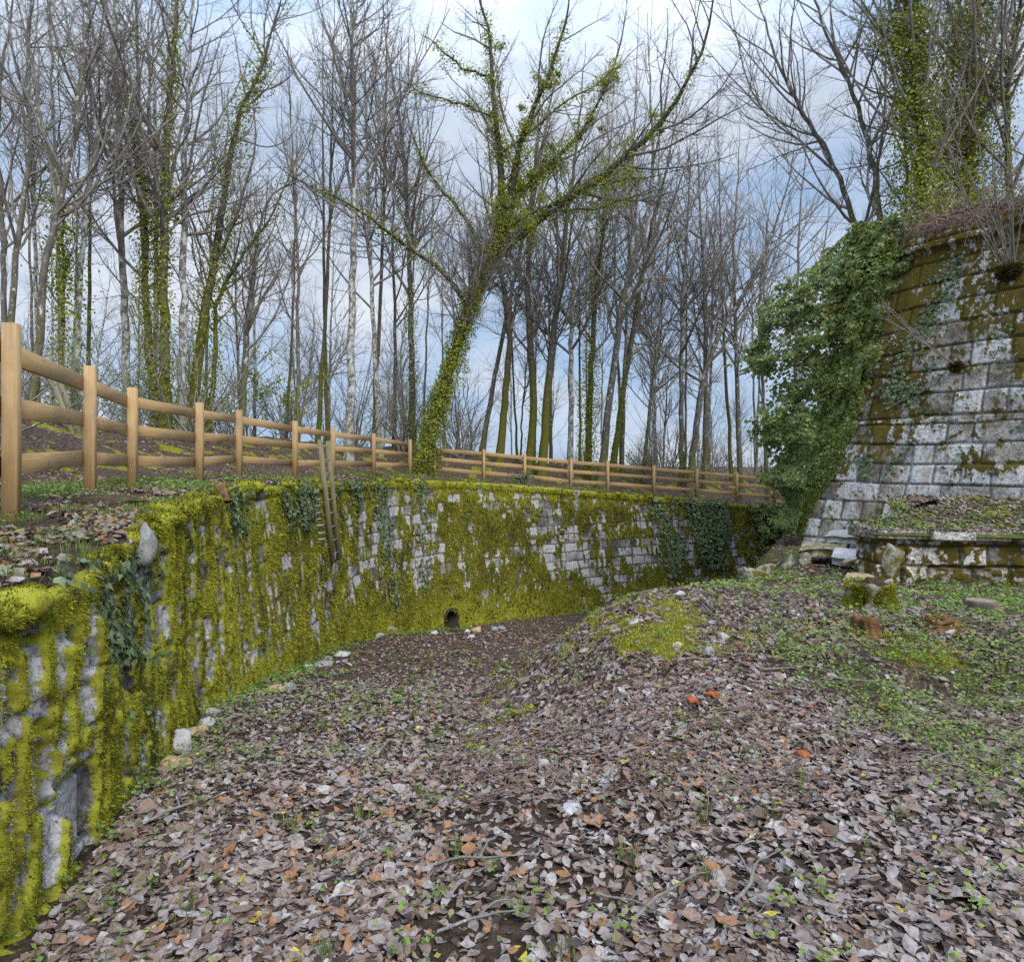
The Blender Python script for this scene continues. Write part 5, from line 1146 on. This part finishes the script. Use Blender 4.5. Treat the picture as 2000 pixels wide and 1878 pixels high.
TREES = [
 ("slender grey tree at the far left edge with a pale forked stem", [(8, 700), (22, 560), (40, 450), (58, 330), (58, 210), (52, 130), (64, 0)], 15, .08, BK_GREY, 0, {}),
 ("grey mossy trunk leaning right just behind the nearest fence posts", [(60, 745), (86, 525), (116, 394), (146, 270), (165, 112), (176, 0)], 15, .095, BK_GREY, 0, {}),
 ("thin tree at the left edge leaning left with a bare fork", [(2, 720), (10, 520), (0, 380), (-10, 200), (20, 60)], 17, .08, BK_GREY, 0, {}),
 ("ivy tufted thin tree behind the first fence bay", [(128, 780), (122, 640), (125, 520), (120, 400)], 16, .05, BK_DARK, 2600, dict(ivyth=.55, ivyhi=.6, n1=14, n2=80, n3=500)),
 ("slim white barked tree rising behind the second fence post", [(146, 800), (157, 469), (187, 270), (214, 131), (232, 0)], 16.5, .08, BK_PALE, 0, {}),
 ("pale straight trunk above the third fence post", [(248, 820), (240, 450), (232, 262), (225, 0)], 19, .12, BK_PALE, 0, {}),
 ("ivy wrapped crooked tree left of the mossy twin trunks", [(310, 850), (292, 690), (282, 560), (287, 410), (260, 280)], 18.5, .12, BK_MOSS, 4200, dict(ivyth=.35)),
 ("tall mossy footed trunk with ivy halfway up behind the third fence bay", [(325, 850), (320, 600), (320, 450), (326, 262), (345, 37)], 18, .15, BK_MOSS, 3000, dict(ivyth=.2)),
 ("whitish spotted trunk beside the mossy footed one", [(352, 890), (358, 600), (360, 487), (358, 330), (372, 120)], 19, .13, BK_PALE, 0, {}),
 ("mossy trunk leaning right with ivy in its fork", [(368, 860), (398, 620), (416, 525), (435, 400), (461, 232), (506, 150)], 20, .16, BK_MOSS, 4500, dict(ivyth=.45)),
 ("thin green mossy bent stem beside the leaning mossy trunk", [(404, 860), (425, 660), (418, 590), (470, 500), (530, 430)], 20.5, .085, BK_MOSS, 900, dict(n1=14, n2=80, n3=500)),
 ("grey tree arching over to the right above the fourth fence post", [(468, 880), (491, 544), (514, 394), (555, 364), (600, 350)], 21, .12, BK_GREY, 0, dict(ext=1)),
 ("narrow dark stem above the fifth fence post", [(582, 880), (583, 550), (575, 370), (570, 290)], 22, .07, BK_GREY, 0, {}),
 ("tall straight white and black barked trunk left of the fence gap", [(680, 900), (688, 600), (692, 400), (688, 190), (686, 0)], 23.5, .16, BK_PALE, 0, dict(n1=34, n2=260, n3=1700, t0=.42)),
 ("slim pale trunk between the white trunk and the leaning ivy tree", [(742, 900), (728, 600), (715, 300), (712, 100)], 26, .11, BK_PALE, 0, {}),
 ("speckled trunk right behind the last post of the left fence", [(805, 900), (805, 640), (795, 400), (785, 250), (760, 130)], 27, .14, BK_GREY, 1500, dict(ivyth=.3, ivyhi=.35)),
 ("thin dark stem rising close left of the speckled trunk", [(770, 900), (772, 620), (765, 420), (780, 220)], 29, .09, BK_GREY, 0, {}),
 ("mossy footed trunk first right of the leaning ivy tree", [(940, 900), (965, 740), (990, 620), (1020, 470), (1050, 300)], 29, .12, BK_GREY, 0, {}),
 ("mossy trunk with a crossing lean behind the second post of the right fence", [(975, 905), (990, 740), (998, 640), (975, 520), (960, 380)], 28, .17, BK_MOSS, 0, {}),
 ("thick green footed trunk with a bent waist behind the right fence", [(1035, 910), (1044, 760), (1033, 640), (1030, 480), (1048, 300)], 28, .18, BK_MOSS, 600, {}),
 ("broad mossy trunk leaning right beside the bent green one", [(1058, 910), (1070, 750), (1095, 550), (1104, 440), (1130, 260)], 27.5, .19, BK_MOSS, 0, {}),
 ("white spotted straight trunk above the third post of the right fence", [(1113, 915), (1115, 720), (1118, 560), (1150, 420), (1180, 280)], 28.5, .13, BK_PALE, 0, {}),
 ("yellow ivy covered trunk in the middle of the right fence", [(1148, 920), (1155, 700), (1165, 560), (1178, 440), (1190, 330)], 29, .15, BK_MOSS, 7500, dict(ivyth=.55, ivyhi=.75)),
 ("tall grey trunk curving right beyond the yellow ivy trunk", [(1172, 920), (1196, 723), (1225, 530), (1264, 434), (1277, 313), (1270, 200)], 27.5, .17, BK_GREY, 0, {}),
 ("mossy leaning trunk crossing behind the tall grey one", [(1195, 925), (1235, 650), (1260, 500), (1310, 300)], 30, .15, BK_MOSS, 1200, dict(ivyth=.3)),
 ("slender leaning tree above the fifth post of the right fence", [(1255, 925), (1293, 580), (1320, 385)], 30, .09, BK_GREY, 0, {}),
 ("straight greyish trunk left of the wide forked tree", [(1331, 930), (1331, 626), (1345, 385)], 30, .13, BK_GREY, 0, {}),
 ("wide forked tree with long limbs reaching right above the right fence", [(1345, 930), (1375, 700), (1452, 578), (1500, 480), (1530, 400)], 29.5, .16, BK_GREY, 0, {}),
 ("upright trunk rising from beside the wide forked tree", [(1376, 930), (1380, 700), (1375, 530), (1365, 385)], 30.5, .14, BK_GREY, 0, {}),
 ("straight tall trunk between forked tree and bastion ivy", [(1447, 935), (1437, 675), (1432, 480), (1440, 380)], 30.5, .13, BK_GREY, 0, {}),
 ("thin trunk nearest to the dark ivy hood of the bastion", [(1500, 940), (1490, 760), (1478, 600), (1500, 450)], 31.5, .10, BK_GREY, 0, {}),
 ("slender tree almost hidden behind the bastion ivy", [(1545, 940), (1555, 640), (1562, 400), (1575, 300)], 32, .10, BK_GREY, 0, {}),
]
made = {}
for i, (lb, pp_, D, r, bk, ivn, kw) in enumerate(TREES):
    kw = dict(kw); ext = kw.pop("ext", 3.5)
    made[i] = make_tree(lb, tpath(pp_, D, .12, ext), r, bk, 100+i, ivy=ivn, **{**dict(n1=26, n2=160, n3=1000, L1=.30, ang=44, upb=.085), **kw})
# trees standing on the bastion
def bpath(pxs, D, ext=3.): return tpath(pxs, D, .1, ext, zbase=5.0)
make_tree("tall twin of ivy columns on the bastion top, its left stem thick with green ivy", bpath([(1803, 400), (1797, 250), (1785, 120), (1770, 0)], 17), .14, BK_DARK, 301, n1=26, n2=150, n3=900, L1=.45, t0=.15, ivy=15000, ivyth=.7, ivyhi=1., ivysize=.065)
make_tree("ivy covered broad trunk on the bastion top near the right edge", bpath([(1890, 380), (1893, 220), (1898, 100), (1915, 0)], 17.5), .17, BK_DARK, 302, n1=26, n2=150, n3=900, L1=.45, t0=.15, ivy=17000, ivyth=.75, ivyhi=1., ivysize=.065)
make_tree("bare leaning tree on the bastion top left of the ivy columns", bpath([(1735, 415), (1705, 300), (1665, 180), (1600, 40)], 18), .09, BK_GREY, 303, n1=22, n2=130, n3=800, L1=.42, t0=.15)
make_tree("many branched bare tree spreading left over the bastion ivy", bpath([(1700, 430), (1640, 330), (1570, 230), (1510, 110)], 19), .09, BK_GREY, 304, n1=26, n2=150, n3=900, L1=.5, t0=.12)
make_tree("bare multi stemmed tree behind the ivy columns on the bastion", bpath([(1850, 370), (1840, 200), (1870, 60)], 20), .10, BK_GREY, 305, n1=22, n2=130, n3=800, L1=.5, t0=.1)
make_tree("bare tree at the far right edge of the bastion top", bpath([(1985, 340), (1960, 180), (1990, 40)], 17), .10, BK_DARK, 306, n1=22, n2=130, n3=800, L1=.5, t0=.1, ivy=1500)
make_tree("dark bare sapling with upright twigs left of the leaning bastion tree", bpath([(1760, 410), (1775, 280), (1740, 150)], 19), .06, BK_GREY, 307, n1=18, n2=120, n3=700, L1=.45, t0=.1)
# background wood: copies of the built trees further off
def copy_tree(src, loc, rz, sc, label, group):
    r = src.copy(); COL.objects.link(r); r.location = loc; r.rotation_euler = (0, 0, rz); r.scale = (sc, sc, sc); r["label"] = label; r["group"] = group
    for ch in src.children:
        c = ch.copy(); c.parent = r; COL.objects.link(c)
    return r
rgb = np.random.default_rng(5); src_ids = [i for i in (0, 1, 2, 4, 5, 8, 12, 14, 16, 21, 25, 26, 29, 30)]
nbg = 0
while nbg < 32:
    px = rgb.uniform(-60, 1620); D = rgb.uniform(24, 52) if px < 700 else rgb.uniform(31, 60); x = (px-1000)/FP*D
    z = float(terrace_z(np.array([x]), np.array([D]))[0]); i = int(rgb.choice(src_ids))
    copy_tree(made[i], (x, D, z-.1), rgb.uniform(0, 6.28), rgb.uniform(.55, .95), "thin bare tree far back in the wood behind the fences", "thin bare trees filling the wood behind the fences"); nbg += 1
for k in range(8):
    D = rgb.uniform(21, 30); px = rgb.uniform(1600, 2030); x = (px-1000)/FP*D
    copy_tree(made[int(rgb.choice(src_ids))], (x, D, 4.2), rgb.uniform(0, 6.28), rgb.uniform(.5, .7), "thin bare tree standing further back on the bastion", "thin bare trees further back on the bastion")
poles = []
for j, (lb, bk) in enumerate((("straight pale pole of a tree", BK_PALE), ("thin upright grey tree", BK_GREY), ("slightly leaning slim mossy tree", BK_MOSS))):
    pxp = [((300, 860), (306, 500), (300, 150)), ((1215, 925), (1222, 600), (1240, 250)), ((620, 880), (640, 560), (650, 200))][j]
    poles.append(make_tree(lb+(" left of the mossy twin trunks", " between the two grey trees of the right fence", " above the wooden ladder")[j], tpath(pxp, (19.5, 30, 26)[j], .1, 5), .09, bk, 900+j, n1=18, n2=110, n3=600, L1=.2, ang=32, t0=.45, upb=.08))
for k in range(34):
    px = rgb.uniform(-40, 1560); s_ = rgb.uniform(2.5, 15); ds = np.linspace(5, 60, 300); sd2, _ = sdist(FEs, (px-1000)/FP*ds, ds); jj = np.where(-sd2 > s_)[0]
    if not len(jj): continue
    D = ds[jj[0]]
    if D < 17: continue
    x = (px-1000)/FP*D; z = float(terrace_z(np.array([x]), np.array([D]))[0])
    copy_tree(poles[k % 3], (x, D, z-.1), rgb.uniform(0, 6.28), rgb.uniform(.6, 1.1), "slim upright pole like tree on the bank behind the fences", "slim pole like trees on the bank")
# undergrowth: leafless and green shrubs along the bank
def shrub(x, y, z, h, seed, label, leafn=0, mat=M_IVYY, group=None, n=14, root=None, lean=(0, 0), name="shrub", leafsz=.07):
    rg = np.random.default_rng(seed); root = empty(name, (x, y, z), label, "shrub", group)
    Pp = []
    for i in range(n):
        d = np.array([rg.normal(0, .45)+lean[0], rg.normal(0, .45)+lean[1], 1.]); d /= np.linalg.norm(d); pos = np.array([rg.normal(0, .12), rg.normal(0, .12), -.05]); o_ = [pos]; Ln = h*rg.uniform(.5, 1.1)
        for k in range(8): d = d+rg.normal(0, .13, 3)+np.array([0, 0, .03]); d /= np.linalg.norm(d); pos = pos+d*Ln/8; o_.append(pos)
        Pp.append(o_)
    Pp = np.array(Pp); Rr = np.linspace(.009*h**.7, .003, 9)[None]*np.ones((n, 1)); mb = MB(); V, F = tubes(Pp, Rr, 4); mb.add(V, F)
    P2, R2 = grow(Pp, Rr, n*6, .2, 1, .4, 42, 6, .03, .14, .007, rg); V, F = tubes(P2, R2, 3); mb.add(V, F)
    P3, R3 = grow(P2, R2, n*22, .1, 1, .45, 45, 4, .02, .15, .006, rg, .08); V, F = tubes(P3, R3, 3); mb.add(V, F)
    mb.build("stems", BK_TWIG, root)
    if leafn:
        b = rg.integers(0, len(P2), leafn); k = rg.integers(0, 6, leafn); p = P2[b, k]+rg.normal(0, .10, (leafn, 3))
        kk = fbm(p[:, 0]*2, p[:, 1]*2, p[:, 2]*2, seed=seed) > .42; p = p[kk]
        V, F, A = inst(LS, LSF, p, frames(rg.normal(size=p.shape)+np.array([0, 0, .8]), rg), rg.uniform(.7, 1.3, len(p))*leafsz, rnd=rg.random(len(p))*.99); mesh("foliage", V, F, mat, root, attrs=A)
    return root
shr = []
for i in range(4): shr.append(shrub(-12+i, 30, 0, 2.6+.4*i, 700+i, "leafless bush on the bank behind the fences", group="leafless bushes on the bank", n=12))
k = 0
while k < 46:
    px = rgb.uniform(-40, 1560); s_ = rgb.uniform(2.5, 14)
    # march along the ray until we are s_ behind the fence
    ds = np.linspace(5, 60, 300); sd2, _ = sdist(FEs, (px-1000)/FP*ds, ds); j = np.where(-sd2 > s_)[0]
    if not len(j): continue
    D = ds[j[0]]; x = (px-1000)/FP*D; z = float(terrace_z(np.array([x]), np.array([D]))[0])
    if k < 4: shr[k].location = (x, D, z)
    else: copy_tree(shr[k % 4], (x, D, z), rgb.uniform(0, 6.28), rgb.uniform(.7, 1.5), "leafless bush on the bank behind the fences", "leafless bushes on the bank")
    k += 1
def on_bank(px, D): x = (px-1000)/FP*D; return x, D, float(terrace_z(np.array([x]), np.array([D]))[0])
shrub(*on_bank(560, 26), 3.6, 720, "olive leafed bush far behind the fifth fence post", 2600, leafsz=.10)
shrub(*on_bank(250, 16), 1.6, 722, "green leafed shrub on the bank behind the second fence bay", 1800, M_IVYW, leafsz=.05)
shrub(*on_bank(175, 15.5), 2.6, 721, "sunlit green leafed shrub behind the second fence post", 1500, M_WEED, leafsz=.05)
shrub(*on_bank(440, 21), 2.6, 723, "light green leafy shrub beside the bent mossy stem", 1500, leafsz=.06)
shrub(*on_bank(1265, 30), 2.4, 724, "pale green shrub behind the middle of the right fence", 1400, leafsz=.08)
shrub(*on_bank(780, 27), 2.6, 725, "scrubby yellow green bush behind the last post of the left fence", 1600, leafsz=.07)
D = 24.2; p_ = on_bank(1020, 23.9); shrub(p_[0], p_[1], p_[2], .55, 726, "small ivy bush under the bottom rail of the right fence", 420, M_IVYW, leafsz=.09)
# bramble thicket and dry grass along the bastion edge
br = empty("bramble_thicket", (8, 13, 4.5), "pinkish brown tangle of dry brambles along the bastion edge", "brambles")
n = 1700; uu = rng.uniform(4.5, cB+1.0, n); oo = np.abs(rng.normal(.3, .6, n)); a_ = alongP(bt, uu); nn2 = np.stack([np.interp(uu, ub, nb_[:, k]) for k in (0, 1)], 1)
st_ = np.concatenate([a_-nn2*oo[:, None], (BZ1+.05+.65*ss(-.1, 1.6, oo))[:, None]], 1)
d = rng.normal(0, .6, (n, 3)); d[:, 2] = np.abs(d[:, 2])*.8+.35; d[:, :2] += nn2*.25; pos = st_; o_ = [pos]
Ln = rng.uniform(.25, 1.1, n)
for k in range(7):
    d = d+rng.normal(0, .22, d.shape)+np.array([0, 0, -.20]); d /= np.linalg.norm(d, axis=1, keepdims=True); pos = pos+d*(Ln/7)[:, None]; o_.append(pos)
Pq = np.stack(o_, 1); V, F = tubes(rel(Pq, br), np.full((n, 8), .0045), 3); mesh("stems", V, F, M_BRAMBLE, br, attrs={"rnd": np.repeat(rng.random(n), 24)})
# saplings rooted in the bastion face
def sapling(h, z, n, Lh, lean, label, seed):
    p, nn = bast_pt(np.array([h]), np.array([z]), np.array([.05])); p = p[0]; rg = np.random.default_rng(seed); root = empty("wall_sapling", tuple(p), label, "sapling")
    Pp = []
    for i in range(n):
        d = np.array([nn[0, 0]*.5+rg.normal(0, .35)+lean[0], nn[0, 1]*.5+rg.normal(0, .2), 1.+rg.normal(0, .15)]); d /= np.linalg.norm(d); pos = np.array([rg.normal(0, .06), 0, 0]); o_ = [pos]; Ln = Lh*rg.uniform(.6, 1.15)
        for k in range(10): d = d+rg.normal(0, .06, 3)+np.array([lean[0]*.04, 0, .05]); d /= np.linalg.norm(d); pos = pos+d*Ln/10; o_.append(pos)
        Pp.append(o_)
    Pp = np.array(Pp); Rr = np.linspace(.016, .004, 11)[None]*rg.uniform(.5, 1.2, (n, 1)); V, F = tubes(Pp, Rr, 6); mesh("stems", V, F, BK_TWIG, root, smooth=True)
    P2, R2 = grow(Pp, Rr, n*6, .25, 1, .3, 40, 6, .04, .1, .008, rg); P3, R3 = grow(P2, R2, n*16, .1, 1, .4, 42, 4, .03, .12, .007, rg, .1); mb = MB()
    for a, b in ((P2, R2), (P3, R3)): V, F = tubes(a, b, 3); mb.add(V, F)
    mb.build("twigs", BK_TWIG, root)
    q_ = rg.normal(size=(2600, 3)); q_ /= np.linalg.norm(q_, axis=1, keepdims=True); pc = q_*np.array([.15, .10, .09])*(1.2 if n > 8 else .45)*rg.uniform(.7, 1.15, (2600, 1)); s_ = np.cross(q_, rg.normal(size=q_.shape)); s_ /= np.linalg.norm(s_, axis=1, keepdims=True)
    V, F, A = inst(TR, TRF, pc, np.stack([s_, q_, np.cross(s_, q_)], 2), rg.uniform(.04, .09, 2600), rnd=rg.choice([.05, .1, .3, .9], 2600)); mesh("moss_clump", V, F, M_MOSST, root, attrs=A)
sapling(3.35, 3.35, 13, 3.0, (.0, 0), "clump of slim bare saplings rooted in the upper bastion face at right", 801)
sapling(2.6, 1.75, 4, 2.4, (-1.1, 0), "thin bare sapling leaning left out of the middle of the bastion face", 802)
